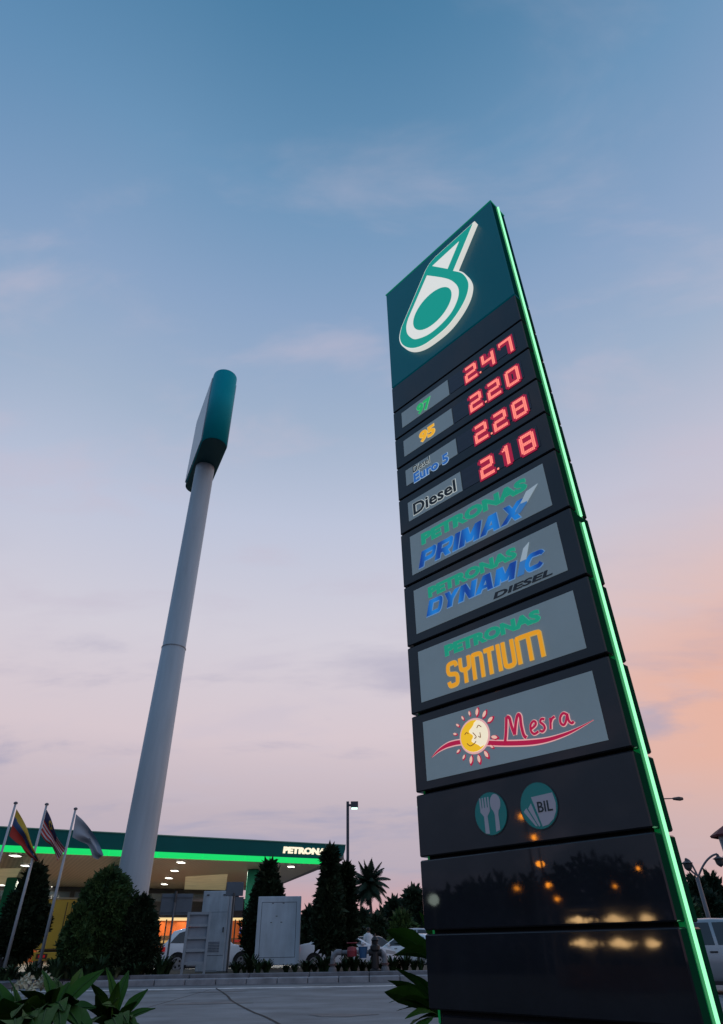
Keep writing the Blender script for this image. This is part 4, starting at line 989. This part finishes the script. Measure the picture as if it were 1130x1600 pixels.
# ornate twin arm
bp3 = at(1092, 1380, 38); zt_ = zat(1090, 1371, 38); t = thing('twin_arm_street_lamp', 'ornate street lamp with two curved arms and hanging lanterns', 'street lamp', (bp3.x, bp3.y, 0), -azr(1092))
MB().cyl((0, 0, 0), (0, 0, zt_), .11, .09, 10).build('pole', mat('ornate_post', (.13, .14, .16), .5), t, True)
def loc38(u, v): p = at(u, v, 38); d = p - bp3; c = math.cos(azr(1092)); s = math.sin(azr(1092)); return Vector((d.x * c - d.y * s, 0, p.z))
arms = [[(1090, 1374), (1096, 1358), (1104, 1345), (1113, 1337), (1121, 1334)], [(1091, 1370), (1085, 1358), (1078, 1346), (1071, 1341.5)], [(1091, 1369), (1083, 1363), (1076, 1356), (1071, 1349)]]
for a in arms: MB().tube(smooth_open([tuple(loc38(*q)) for q in a], 5), .045, 7).build('arm', MATS['ornate_post'], t, True)
for u, v in ((1122, 1338), (1072.5, 1345)):
    q = loc38(u, v); fixn(MB().lathe([(0, .12), (.05, .10), (.08, .0), (.28, -.10), (.20, -.14), (.17, -.32), (.10, -.40), (0, -.46)], q, 10).build('lantern', dkst, t))

# ================================================================== TOWER, FENCE
tw = at(1157, 1350, 75); t = thing('tower', 'white round edged tower with dark red roof at the right edge', 'tower', (tw.x, tw.y, 0), -azr(1152))
twm = mat('tower_white', (.42, .40, .42), .7, noise=(.8, .1)); z1 = zat(1130, 1297, 75)
fixn(MB().prism([(-.9, 0), (.9, 0), (.9, z1 - .6), (-1.15, z1 - .6), (-1.1, z1 - 2.3), (-.75, z1 - 2.5)], lambda p, d: Vector((p[0], d, p[1])), -.9, .9).build('shaft', twm, t))
fixn(MB().box(-1.02, .8, -.93, -.901, z1 - 2.0, z1 - .9).build('window', glassd, t))
fixn(MB().box(-1.3, 1.2, -1.1, 1.1, z1 - 2.55, z1 - 2.25).build('ledge', twm, t))
fixn(MB().lathe([(1.78, z1 - .62), (1.86, z1 - .45), (1.3, z1 - .1), (.2, z1 + .5), (0, z1 + .55)], (0, 0, 0), 8).build('roof', mat('roof_dark_red', (.12, .025, .03), .7), t))
fl = at(1080, 1440, 58); fe = thing('hoarding_fence', 'low teal sheet fence behind the silver car', 'fence', (fl.x, fl.y, 0), R_(-25))
z1 = zat(1110, 1434, 58)
for k in range(12):
    fixn(MB().bbox(k * 1.02, k * 1.02 + 1.0, 0, .05, .1, z1 - (.02 if k % 2 else 0), .01).build('sheet', mat('fence_teal', (.03, .12, .15), .5, noise=(3, .2, (8, 1, 1))), fe))
    MB().box(k * 1.02 - .02, k * 1.02 + .06, .06, .12, 0, z1).build('post', postm, fe)

# ================================================================== PERSON beyond the sedan
pp = gp(575.5, 42); per = thing('person', 'person in a loose white shirt standing beyond the white sedan', 'person', pp, R_(200))
import bmesh
def skin_body(edges, verts, rad, m, name, parent, sub=2):
    me = bpy.data.meshes.new(name); me.from_pydata(verts, edges, []); o = bpy.data.objects.new(name, me); COL.objects.link(o)
    md = o.modifiers.new('skin', 'SKIN')
    for i, r in enumerate(rad): me.skin_vertices[0].data[i].radius = (r, r)
    me.skin_vertices[0].data[0].use_root = True
    o.modifiers.new('sub', 'SUBSURF').levels = sub
    dg = bpy.context.evaluated_depsgraph_get(); m2 = bpy.data.meshes.new_from_object(o.evaluated_get(dg)); bpy.data.objects.remove(o)
    m2.name = name; m2.materials.clear(); m2.materials.append(m); o = bpy.data.objects.new(name, m2); COL.objects.link(o); o.parent = parent
    for p in m2.polygons: p.use_smooth = True
    return o
try:
    V_ = [(0, 0, .92), (0, 0, 1.15), (0, .01, 1.38), (0, .02, 1.50), (0, .04, 1.62), (.1, 0, .86), (.11, .02, .48), (.12, -.02, .06), (.12, .10, .03), (-.1, 0, .86), (-.11, .02, .48), (-.12, -.02, .06), (-.12, .10, .03),
          (.19, 0, 1.38), (.24, .02, 1.12), (.22, .18, .94), (.21, .25, .90), (-.19, 0, 1.38), (-.24, .02, 1.12), (-.22, .18, .94), (-.21, .25, .90)]
    E_ = [(0, 1), (1, 2), (2, 3), (3, 4), (0, 5), (5, 6), (6, 7), (7, 8), (0, 9), (9, 10), (10, 11), (11, 12), (2, 13), (13, 14), (14, 15), (15, 16), (2, 17), (17, 18), (18, 19), (19, 20)]
    r_ = [.14, .13, .14, .055, .10, .085, .055, .045, .035, .085, .055, .045, .035, .06, .042, .032, .028, .06, .042, .032, .028]
    skin_body(E_, V_, r_, mat('skin_tone', (.16, .09, .06), .6), 'body', per)
except Exception as ex: print('skin', ex)
shirt = fixn(MB().lathe([(.17, .80), (.19, .95), (.185, 1.15), (.21, 1.34), (.20, 1.42), (.11, 1.50), (.07, 1.53)], (0, 0, 0), 16).build('shirt', mat('shirt_white', (.55, .6, .64), .8), per, True))
for sx in (-1, 1): MB().tube([(sx * .17, 0, 1.42), (sx * .22, .01, 1.28), (sx * .25, .02, 1.12)], [.075, .07, .065], 9).build('sleeve', MATS['shirt_white'], per, True)
fixn(MB().lathe([(.17, .84), (.175, .95), (.16, 1.0)], (0, 0, 0), 14).build('waistband', mat('trousers_dark', (.02, .02, .03), .8), per, True))
for sx in (-1, 1): MB().tube([(sx * .09, 0, .9), (sx * .11, .02, .48), (sx * .12, -.01, .10)], [.105, .08, .065], 10).build('trouser_leg', MATS['trousers_dark'], per, True)
fixn(MB().lathe([(.10, 1.60), (.118, 1.66), (.105, 1.73), (.06, 1.77), (0, 1.775)], (0, .02, 0), 12).build('hair', mat('hair_black', (.008, .008, .008), .6), per, True))

# ================================================================== TREES
bark = mat('dark_bark', (.035, .028, .02), .9, noise=(6, .4, (1, 1, .3)))
con_leaf = leafmat('conifer_green', (.010, .020, .011), (.028, .045, .022), 1.8)
bush_leaf = leafmat('bush_green', (.018, .046, .018), (.058, .110, .034), 2.6)
far_leaf = leafmat('distant_green', (.014, .032, .022), (.038, .066, .036), .35)
def leaf_cards(mb, pts, size, rnd, stretch=1.5, outward=None, up=.3):
    for p, c in pts:
        d = Vector((rnd.gauss(0, 1), rnd.gauss(0, 1), rnd.gauss(0, 1) + up)).normalized()
        if c is not None: d = (d * .7 + (p - c).normalized() * .8).normalized()
        u = d.orthogonal().normalized(); u.rotate(Matrix.Rotation(rnd.random() * 6.28, 3, d)); w = d.cross(u)
        s = size * (.6 + rnd.random() * .8)
        o = len(mb.v); mb.v += [p - w * s * .35, p + u * s * .12 + d * s * .5 * stretch * .5 + w * 0, p + d * s * stretch, p - u * s * .3 + d * s * .5 * stretch]
        mb.v[o] = p; mb.v[o + 1] = p + d * s * .5 * stretch + w * s * .32; mb.v[o + 3] = p + d * s * .5 * stretch - w * s * .32
        mb.f.append((o, o + 1, o + 2, o + 3)); mb.mi.append(0)
def tree(name, label, cat, base, height, prof, n, leaf, mat_, seed, trunk_h=.5, trunk_r=.09, lumps=14, group=None, shell=.55, cy=1.0):
    """prof: list of (fraction of height, radius); crown filled by clumps of leaf faces"""
    rnd = random.Random(seed); t = thing(name, label, cat, base, rnd.random() * 6, group)
    tr = MB(); tr.tube([(0, 0, -.05), (.03, 0, height * .25), (-.02, .03, height * .55), (0, 0, height * .85)], [trunk_r * 1.3, trunk_r, trunk_r * .7, trunk_r * .2], 8)
    for k in range(9):
        z = height * (prof[0][0] + (.75 - prof[0][0]) * k / 9); r = lerp_prof(prof, z / height) * .7; a = rnd.random() * 6.28
        tr.tube([(0, 0, z * .95), (math.cos(a) * r * .5, math.sin(a) * r * .5, z + r * .25), (math.cos(a) * r, math.sin(a) * r, z + r * .6)], [trunk_r * .35, trunk_r * .22, trunk_r * .08], 5)
    tr.build('trunk', bark, t, True)
    mb = MB(); pts = []
    lumpdirs = [(rnd.random() * 6.28, rnd.random(), .75 + rnd.random() * .45) for _ in range(lumps)]
    f0, f1 = prof[0][0], prof[-1][0]
    while len(pts) < n:
        f = f0 + (f1 - f0) * rnd.random(); R = lerp_prof(prof, f)
        if rnd.random() > (R / max(p[1] for p in prof)) ** .7 + .05: continue
        a = rnd.random() * 6.28
        bump = .80 + .10 * math.sin(3 * a + f * 13 + seed) + .07 * math.sin(7 * a - f * 29 + seed * 2) + .05 * math.sin(f * 55 + a * 2)
        for la, lf, lw in lumpdirs:
            dd = ((math.cos(a - la) - 1) * 3) + (-(f - f0 - lf * (f1 - f0)) ** 2) * 160
            if dd > -2: bump += .20 * (lw - .85) * math.exp(dd)
        q = rnd.random(); rr_ = R * bump * (1 - (1 - shell) * q * q)
        z = f * height + rnd.gauss(0, .05)
        pts.append((Vector((rr_ * math.cos(a), rr_ * math.sin(a), z)), Vector((0, 0, z - .1 * height))))
    leaf_cards(mb, pts, leaf, rnd)
    # inner dark mass of the same leaves so the crown is dense
    inner = []
    for _ in range(n // 4):
        f = f0 + (f1 - f0) * rnd.random(); R = lerp_prof(prof, f) * .6 * rnd.random(); a = rnd.random() * 6.28
        inner.append((Vector((R * math.cos(a), R * math.sin(a), f * height)), None))
    leaf_cards(mb, inner, leaf * 3.2, rnd)
    mb.build('crown', mat_, t)
    return t
def tbase(u, D, z=.225): p = at(u, 1470, D); return Vector((p.x, p.y, z))
def hgt(u, v, D, z=.225): return at(u, v, D).z - z
CYP = [(.19, .55), (.24, .92), (.35, 1.0), (.5, .92), (.65, .70), (.78, .34), (.86, .13), (.94, .05), (1.0, .01)]
def cyp(u, vtop, halfpx, D, seed, label, sc=1.0, prof=CYP, n=15000, name='cypress', leaf=.085):
    Rm = (at(u + halfpx, 1430, D) - at(u - halfpx, 1430, D)).length / 2
    return tree(name, label, 'tree', tbase(u, D), hgt(u, vtop, D), [(f, r * Rm) for f, r in prof], n, leaf, con_leaf, seed, trunk_r=.10)
cyp(513.5, 1333, 28, 29.5, 1, 'tall pointed dark cypress right of the white board, under the lit word')
cyp(541, 1357, 18, 30.3, 2, 'slimmer dark cypress touching the right side of the tall one', n=9000, prof=[(.20, .5), (.3, .95), (.5, 1), (.7, .75), (.85, .4), (1, .03)])
cyp(413, 1353, 42, 33.0, 3, 'dark cypress right behind the white board', prof=[(.10, .7), (.2, 1.0), (.35, 1.0), (.5, .9), (.65, .74), (.78, .58), (.9, .38), (1.0, .05)], n=15000)
cyp(30, 1362, 46, 31.5, 4, 'leftmost dark cypress between the first two flagpoles', prof=[(.20, .5), (.3, .9), (.42, 1.0), (.55, .95), (.7, .78), (.82, .6), (.92, .36), (1.0, .06)], n=17000)
# round clipped trees
D = 28.5
Rm = (at(208, 1420, D) - at(104, 1420, D)).length / 2
tree('round_tree', 'tall rounded green tree in front of the pole sign foot', 'tree', tbase(153, D), hgt(158, 1366, D), [(f, r * Rm) for f, r in [(.06, .5), (.2, .66), (.4, .82), (.55, .95), (.68, 1.0), (.80, .94), (.90, .74), (.96, .5), (1.0, .22)]], 20000, .075, bush_leaf, 11, trunk_r=.12)
Rm2 = (at(256, 1440, D) - at(172, 1440, D)).length / 2
tree('shrub', 'dark conical shrub right of the rounded tree', 'tree', tbase(213, D), hgt(213, 1410, D), [(f, r * Rm2) for f, r in [(.04, .8), (.2, 1.0), (.45, 1.0), (.65, .85), (.85, .55), (1, .1)]], 14000, .075, con_leaf, 12)
tree('shrub', 'low rounded shrub leaning against the left of the rounded tree', 'tree', tbase(119, 27.8), hgt(119, 1424, 27.8), [(f, r * .62) for f, r in [(.04, .6), (.25, .9), (.5, 1.0), (.75, .85), (.92, .5), (1, .1)]], 9000, .07, bush_leaf, 13)
# background trees
def bg(u, vtop, halfpx, D, seed, label, lo=.12, n=2600, leaf=None, m=far_leaf, name='broadleaf_tree'):
    Rm = (at(u + halfpx, 1430, D) - at(u - halfpx, 1430, D)).length / 2
    return tree(name, label, 'tree', tbase(u, D, 0), hgt(u, vtop, D, 0), [(f, r * Rm) for f, r in [(lo, .55), (lo + .15, .85), (.5, 1.0), (.7, .95), (.85, .75), (.95, .42), (1.0, .1)]], int(n * 2.6), leaf or D * .0027, m, seed, trunk_r=.22, group='trees beyond the car park')
bg(650, 1396, 26, 80, 21, 'big dark tree rising right behind the left edge of the totem', n=4200)
bg(618, 1414, 14, 85, 22, 'dark tree just right of the palm, lower than the big one', n=2200)
bg(602, 1432, 16, 95, 23, 'low tree mass between the palm and the dark tree', n=2000)
bg(566, 1432, 16, 90, 24, 'low tree below the palm crown', n=1800)
bg(630, 1436, 22, 66, 26, 'bright low bush tree behind the small white car', n=2400, m=bush_leaf)
bg(590, 1440, 20, 70, 27, 'low bushy tree behind the dark hatchback', n=2200)
bg(483, 1428, 13, 90, 28, 'small far tree seen between the white board and the tall cypress', n=1500)
bg(1112, 1381, 22, 75, 31, 'dark tree behind the twin arm street lamp', n=3600)
bg(1086, 1394, 14, 70, 32, 'dark tree close to the right edge of the totem', n=2200)
bg(1140, 1374, 20, 120, 33, 'paler distant tree below the tower', n=2000)
bg(1085, 1415, 20, 62, 34, 'bushy tree in front of the dark trees, right of the totem', n=2600, m=bush_leaf)
bg(1128, 1405, 20, 66, 35, 'low tree at the right edge above the teal fence', n=2400)
# palm
PD = 120; pbs = tbase(580, PD, 0); pt = thing('palm_tree', 'tall coconut palm standing against the pink sky', 'palm tree', pbs); ph = hgt(578, 1380, PD, 0)
palm_trunk = [(0, 0, 0), (.2, 0, ph * .4), (-.1, 0, ph * .8), (-.15, 0, ph)]
MB().tube(smooth_open(palm_trunk, 4), .24, 10).build('trunk', mat('palm_bark', (.06, .05, .045), .9), pt, True)
rnd = random.Random(5); ktop = Vector((-.15, 0, ph)); palm_m = leafmat('palm_green', (.012, .028, .020), (.03, .055, .035), 1)
for k in range(34):
    a = k * 2.399 + .3; el = R_(84 - 120 * (k / 34)); Lf = 3.5 + rnd.random() * .6; d = Vector((math.cos(a) * math.cos(el), math.sin(a) * math.cos(el) * .9, math.sin(el)))
    mb = MB(); pts = []; p = ktop.copy(); dv = d.copy()
    for i in range(15): pts.append(p.copy()); p = p + dv * Lf / 14; dv = (dv + Vector((0, 0, -.045 - .05 * max(0, math.cos(el))))).normalized()
    mb.tube([tuple(q) for q in pts], [.05 - .003 * i for i in range(15)], 5)
    for i in range(1, 15):
        for h_ in (0, .2, .4, .6, .8):
            q = pts[i - 1].lerp(pts[i], h_); tn = (pts[i] - pts[i - 1]).normalized(); side = tn.cross(Vector((0, 0, 1))); side = side.normalized() if side.length > .05 else Vector((1, 0, 0))
            ll = 1.15 * math.sin(math.pi * min(.97, (i + h_) / 15 * .85 + .14)) + .12
            for sg in (-1, 1):
                tip = q + side * sg * ll * .75 + tn * ll * .45 + Vector((0, 0, -ll * .45 - rnd.random() * .12)); mb.add([q - tn * .07, q + tn * .09, tip], [(0, 1, 2)])
    mb.build('frond', palm_m, pt)
# far wood closing the horizon
rnd = random.Random(9); mb = MB(); pts = []
for _ in range(22000):
    az_ = R_(rnd.choice([rnd.uniform(-12, 9), rnd.uniform(-12, 9), rnd.uniform(15, 36)])); D = rnd.uniform(130, 160); hmax = 4.6 + 1.0 * math.sin(az_ * 60) + .8 * math.sin(az_ * 143 + 1)
    pts.append((Vector((math.sin(az_) * D, math.cos(az_) * D, rnd.random() ** .8 * hmax)), None))
leaf_cards(mb, pts, .55, rnd)
tag(mb.build('woodland', far_leaf), 'far dark line of trees along the horizon beyond the car park', 'woodland', kind='stuff')
# ornamental strap leaved clumps
strap = leafmat('strap_green', (.012, .030, .014), (.04, .075, .03), 5); strap_y = leafmat('strap_pale', (.04, .06, .02), (.16, .17, .09), 5)
def clump(seed, r=.35, h=.55, n=60, m=strap, w=.028):
    rnd = random.Random(seed); mb = MB()
    for _ in range(n):
        a = rnd.random() * 6.28; L = h * (.6 + rnd.random() * .6); d = Vector((math.cos(a), math.sin(a), 0)); b0 = d * rnd.random() * .08; pts = []
        for i in range(5):
            q = i / 4; pts.append(b0 + d * (r * q ** 1.4 * (.5 + .7 * rnd.random() * .3 + .3)) + Vector((0, 0, L * (q - .42 * q ** 3))))
        side = Vector((-d.y, d.x, 0)); o = len(mb.v)
        for i, p in enumerate(pts): ww = w * (1 - (i / 4) ** 2) + .002; mb.v += [p - side * ww, p + side * ww]
        for i in range(4): mb.f.append((o + 2 * i, o + 2 * i + 1, o + 2 * i + 3, o + 2 * i + 2)); mb.mi.append(0)
    return mb, m
protos = []
for k in range(4): mb, m = clump(40 + k); me = mb.build('lily_clump', m if k < 3 else strap_y); protos.append(me.data); bpy.data.objects.remove(me)
rnd = random.Random(12); cnt = 0
us = [8 + i * 9.5 for i in range(28)] + [372, 384, 394, 405, 418, 448, 462, 480, 492, 504, 512, 528, 540, 553, 566, 578, 590, 612, 622, 632, 645, 656]
for i, u in enumerate(us):
    D = 26.6 + rnd.random() * .8; p = at(u, 1470, D)
    o = bpy.data.objects.new('lily_clump', protos[i % 4 if u < 260 else i % 3]); COL.objects.link(o); o.location = (p.x, p.y + .2, .22); s_ = .6 + rnd.random() * .8; o.scale = (s_ * (.8 + rnd.random() * .6), s_, s_ * (.7 + rnd.random() * .6)); o.rotation_euler = (0, 0, rnd.random() * 6)
    tag(o, 'strap leaved lily clump in the dark planting row behind the kerb', 'plant', 'lily clumps along the kerb')
rnd = random.Random(77)
for i, (u, v) in enumerate([(1118, 1580), (1126, 1545), (1136, 1520), (1106, 1610), (1130, 1600), (1150, 1560)]):
    D = 7.4 + rnd.random() * 2.2; p = at(u, 1470, D); o = bpy.data.objects.new('grass_clump', protos[i % 3]); COL.objects.link(o); o.location = (p.x, p.y, 0); o.scale = (1.3, 1.3, 1.15); o.rotation_euler = (0, 0, rnd.random() * 6)
    tag(o, 'green grassy clump at the right edge below the silver car', 'plant', 'grassy clumps beside the totem sign')

# ================================================================== FRANGIPANI IN FRONT
fr_leaf = leafmat('frangipani_leaf', (.018, .066, .008), (.034, .105, .013), 9, rough=.75)
fr_mid = mat('leaf_midrib', (.025, .075, .02), .7, spec=.1)
def leafblade(mb, base, tip, width, bend=.12, roll=0.0, cup=.18, n=10):
    base = Vector(base); tip = Vector(tip); ax = tip - base; L = ax.length; ax.normalize()
    side = ax.cross(Vector((0, 0, 1))); side = side.normalized() if side.length > .05 else Vector((1, 0, 0))
    side.rotate(Matrix.Rotation(roll, 3, ax)); nn = side.cross(ax).normalized()
    o = len(mb.v)
    for i in range(n + 1):
        q = i / n; w = width * 1.12 * (min(1, q / .58) ** .75 if q < .58 else max(0, (1 - q) / .42) ** .72)
        w = max(w, .002); c = base + ax * L * q + nn * (math.sin(math.pi * q) * bend * L)
        wav = .04 * width * math.sin(q * 19)
        mb.v += [c - side * w + nn * (w * cup + wav), c - side * w * .5 + nn * (w * cup * .45), c, c + side * w * .5 + nn * (w * cup * .45), c + side * w + nn * (w * cup - wav)]
    for i in range(n):
        for j in range(4): a = o + i * 5 + j; mb.f.append((a, a + 1, a + 6, a + 5)); mb.mi.append(0)
WS = .46
def rosette(name, label, ground, tiers, seed, flowers=()):
    """tiers: (base px, D), list of (tip px, D, width, roll)"""
    t = thing(name, label, 'plant', ground); g = Vector(ground); st = MB(); lf = MB(); ribs = MB()
    for (bu, bv, bD), tips in tiers:
        b = at(bu, bv, bD) - g
        st.tube([(b.x * .3, b.y * .3, 0), (b.x * .7 + .02, b.y * .7, b.z * .5), tuple(b)], [.028, .022, .016], 8)
        for tu, tv, tD, w, rl in tips:
            w *= WS; e_ = at(tu, tv, tD) - g; leafblade(lf, b, e_, w, bend=.10, roll=rl)
            nn = (e_ - b).cross(Vector((0, 0, 1))).cross(e_ - b).normalized(); L = (e_ - b).length
            side = (e_ - b).normalized().cross(Vector((0, 0, 1))).normalized(); side.rotate(Matrix.Rotation(rl, 3, (e_ - b).normalized())); n2 = side.cross((e_ - b).normalized()).normalized()
            ribs.tube([tuple(b.lerp(e_, q) + n2 * (math.sin(math.pi * q) * .10 * L + .001)) for q in [i / 8 for i in range(9)]], [.0028 * (1 - i / 9) + .0006 for i in range(9)], 5)
    st.build('stem', mat('grey_green_stem', (.08, .10, .07), .7), t, True); f = lf.build('foliage', fr_leaf, t, True); ribs.build('midribs', fr_mid, f)
    pet = mat('petal_cream', (.46, .44, .32), .6); rnd = random.Random(seed)
    for u, v, D in flowers:
        c = at(u, v, D) - g; mb = MB(); face = Vector((rnd.uniform(-.5, .5), -1, rnd.uniform(0, .9))).normalized(); u1 = face.orthogonal().normalized(); w1 = face.cross(u1)
        for k in range(5):
            a = 2 * math.pi * k / 5 + rnd.random() * .3; d = u1 * math.cos(a) + w1 * math.sin(a); s_ = face.cross(d); R2 = .0115
            mb.add([c, c + d * R2 * .45 + s_ * R2 * .36 + face * .004, c + d * R2 * .9 + s_ * R2 * .34 + face * .003, c + d * R2 * 1.1, c + d * R2 * .85 - s_ * R2 * .26 + face * .008, c + d * R2 * .4 - s_ * R2 * .2 + face * .007], [(0, 1, 2, 3, 4, 5)])
        fixn(mb.build('flower', pet, t))
    return t
r6 = random.Random(3)
g1 = at(60, 1620, 1.9); g1 = (g1.x, g1.y, .1)
rosette('frangipani', 'leafy frangipani with small cream flowers at the lower left corner', g1, [
    ((78, 1600, 1.9), [(163, 1515, 1.95, .045, .5), (128, 1514, 2.05, .040, .9), (100, 1522, 2.1, .032, -.8), (66, 1516, 2.0, .032, .2), (88, 1545, 1.7, .03, .3), (118, 1562, 1.7, .036, -.5), (140, 1590, 1.75, .04, -.3), (30, 1548, 1.8, .04, .2), (150, 1628, 1.6, .045, .3), (60, 1640, 1.5, .05, .2), (20, 1590, 1.6, .045, .6), (55, 1550, 1.9, .035, -1.0), (108, 1535, 1.95, .04, .3), (84, 1528, 2.1, .036, .5), (48, 1570, 1.8, .04, .6), (100, 1580, 1.65, .045, .3), (125, 1605, 1.65, .045, .2), (45, 1610, 1.6, .045, .4), (10, 1570, 1.75, .04, .2), (95, 1620, 1.55, .045, .1), (150, 1575, 1.8, .04, .6)]),
    ((15, 1640, 1.8), [(-5, 1535, 1.9, .042, -.4), (22, 1545, 1.85, .04, .6), (45, 1568, 1.7, .045, .3), (-30, 1560, 1.8, .045, .3), (75, 1600, 1.6, .05, .4), (35, 1590, 1.55, .04, -.6), (-20, 1620, 1.6, .05, 0), (12, 1528, 1.95, .036, .7), (5, 1560, 1.7, .045, .2), (55, 1590, 1.6, .045, .1), (25, 1610, 1.5, .05, .2), (-10, 1590, 1.65, .045, .5), (60, 1625, 1.5, .045, .6)])],
    1, [(38, 1532, 1.95), (45, 1529, 1.97), (32, 1538, 1.93), (26, 1543, 1.93), (41, 1538, 1.9), (48, 1534, 1.96), (67, 1530, 2.0), (74, 1536, 2.0), (63, 1536, 1.98), (70, 1541, 2.0), (72, 1526, 2.02), (51, 1547, 1.88), (47, 1552, 1.86), (53, 1542, 1.9), (75, 1532, 2.02)])
g2 = at(178, 1640, 2.1); g2 = (g2.x, g2.y, .1)
rosette('frangipani', 'spreading green leaf rosette right of the flowering plant at the bottom left', g2, [
    ((176, 1612, 2.05), [(166, 1512, 2.1, .034, .1), (201, 1517, 2.15, .034, -.2), (140, 1535, 2.0, .030, .4), (231, 1546, 2.1, .032, .5), (214, 1565, 2.0, .030, -.3), (243, 1576, 2.05, .036, .4), (225, 1640, 1.8, .04, .2), (130, 1575, 1.9, .035, .3), (120, 1610, 1.85, .04, .3), (185, 1535, 2.0, .032, .6), (150, 1555, 1.95, .034, .5), (205, 1590, 1.9, .035, -.2), (190, 1630, 1.7, .04, .4), (215, 1610, 1.85, .035, .2), (110, 1640, 1.7, .04, .2), (185, 1560, 1.9, .03, .8), (200, 1600, 1.8, .036, .2), (160, 1570, 1.85, .03, -.6)])], 2)
WS = 1.0
g3 = at(700, 1640, 5.2); g3 = (g3.x, g3.y, .1)
rosette('frangipani', 'broad leaved plant reaching out from behind the left edge of the totem', g3, [
    ((690, 1505, 5.1), [(604, 1453, 4.9, .062, .9), (612, 1494, 4.8, .060, .5), (655, 1424, 5.1, .035, 1.0), (640, 1468, 5.2, .05, .9), (720, 1440, 5.2, .06, .4), (615, 1475, 5.1, .045, .4)]),
    ((690, 1590, 5.0), [(601, 1550, 4.7, .062, .8), (608, 1567, 4.6, .045, .3), (640, 1520, 5.0, .05, .6), (633, 1592, 4.7, .028, -.4), (612, 1510, 5.0, .04, .5), (606, 1532, 4.9, .045, .6), (620, 1580, 4.8, .04, .2), (618, 1540, 5.2, .04, .9), (660, 1560, 4.9, .05, .1), (635, 1610, 4.8, .05, .3), (645, 1545, 5.1, .05, .4), (650, 1630, 4.6, .05, .2), (720, 1600, 4.9, .06, .2)])], 3)

# ================================================================== out of frame to the left: what the glossy totem face mirrors
post2 = mat('post_grey', (.10, .115, .135), .5)
orange = e('sodium_orange', (255, 150, 40), 26); whiteg = e('cool_lamp', (235, 255, 240), 3.2)
def mir(s_, az_, el_, D):   # point seen from the totem face point s_ along the mirrored direction
    b = SL + Vector((.6897, -.7241, 0)) * s_[0]; return Vector((b.x + math.sin(R_(az_)) * D, b.y + math.cos(R_(az_)) * D, CAMZ + s_[1] + el_ * D))
for k, (s_, az_, el_, D, sz) in enumerate([((.79, .57), -100.2, .147, 48, .8), ((.85, .46), -100.9, .120, 58, .8), ((.86, .34), -101.0, .0875, 70, 1.35), ((.88, .24), -101.4, .063, 88, 1.2), ((.92, .18), -101.9, .0475, 104, 1.1), ((.7, .23), -99.0, .060, 92, .9), ((1.24, .21), -106.2, .058, 95, .6), ((1.38, .27), -108.1, .0765, 80, .6)]):
    p = mir(s_, az_, el_, D); t = thing('road_lamp', ['nearest', 'second', 'third', 'fourth', 'fifth', 'sixth', 'seventh', 'eighth'][k] + ' orange road lamp mirrored in the lower totem face', 'street lamp', (p.x, p.y, 0), 0, 'orange road lamps across the road')
    MB().cyl((.9, 0, 0), (.9, 0, p.z), .09, .06, 8).build('pole', post2, t); MB().cyl((.9, 0, p.z + .1), (0, 0, p.z + .25), .04, n=6).build('arm', post2, t)
    fixn(MB().lathe([(0, .22), (.22 * sz, .16), (.34 * sz, 0), (.26 * sz, -.18 * sz), (0, -.26 * sz)], (0, 0, p.z), 12).build('lamp_head', orange, t, True))
p = mir((.37, .21), -92.1, .048, 40); t = thing('yard_lamp', 'white yard lamp mirrored at the left of the lower totem face', 'street lamp', (p.x, p.y, 0))
MB().cyl((0, 0, 0), (0, 0, p.z - .3), .06, n=8).build('pole', post2, t); fixn(MB().lathe([(0, -.3), (.28, -.15), (.32, .05), (.2, .25), (0, .3)], (0, 0, p.z), 12).build('lamp_head', whiteg, t, True))
warm = e('warm_stall_lamp', (255, 205, 140), 16)
for k, (s_, az_, D, w_) in enumerate([((1.01, .08), -103.4, 40, 1.3), ((1.14, .08), -105.9, 38, 1.0), ((1.23, .08), -108.0, 40, .55)]):
    p = mir(s_, az_, .0225, D); t = thing('food_stall', ['wide', 'middle', 'small'][k] + ' roadside stall with a warm lamp mirrored in the lower totem face', 'stall', (p.x, p.y, 0), R_(-azr(0) and 75), 'roadside stalls across the road')
    fixn(MB().bbox(-1.6, 1.6, -.8, .8, .03, 1.0, .03).build('counter', mat('stall_wood', (.12, .06, .03), .7), t)); fixn(MB().bbox(-1.9, 1.9, -1.1, 1.1, 2.45, 2.6, .03).build('roof', mat('stall_roof', (.05, .06, .08), .6), t))
    for sx in (-1.5, 1.5): MB().cyl((sx, .7, 0), (sx, .7, 2.45), .04, n=6).build('post', post2, t)
    for q_, (bx, br_) in enumerate([(-.55, .05), (-.30, .08), (-.05, .16), (.18, .20), (.42, .11), (.60, .05)]):
        fixn(MB().lathe([(0, -br_), (br_ * 1.1, -br_ * .6), (br_ * 1.5, 0), (br_ * 1.0, br_ * .6), (0, br_)], (bx * w_ * 1.25, -.2, p.z + .04 * math.sin(q_ * 2.3 + k)), 10).build('lamp', warm, t, True))
    MB().cyl((0, -.2, p.z + .15), (0, -.2, 2.45), .01, n=5).build('cord', post2, t)
rnd = random.Random(31); mb = MB(); pts = []
for _ in range(26000):
    az_ = R_(rnd.uniform(-135, -62)); D = rnd.uniform(112, 135); hm = 9.5 + 1.6 * math.sin(az_ * 13) + .6 * math.sin(az_ * 41)
    pts.append((Vector((math.sin(az_) * D, math.cos(az_) * D, rnd.random() * hm)), None))
leaf_cards(mb, pts, 1.1, rnd)
tag(mb.build('tree_belt', far_leaf), 'dark belt of trees across the road, out of the picture to the left', 'woodland', kind='stuff')
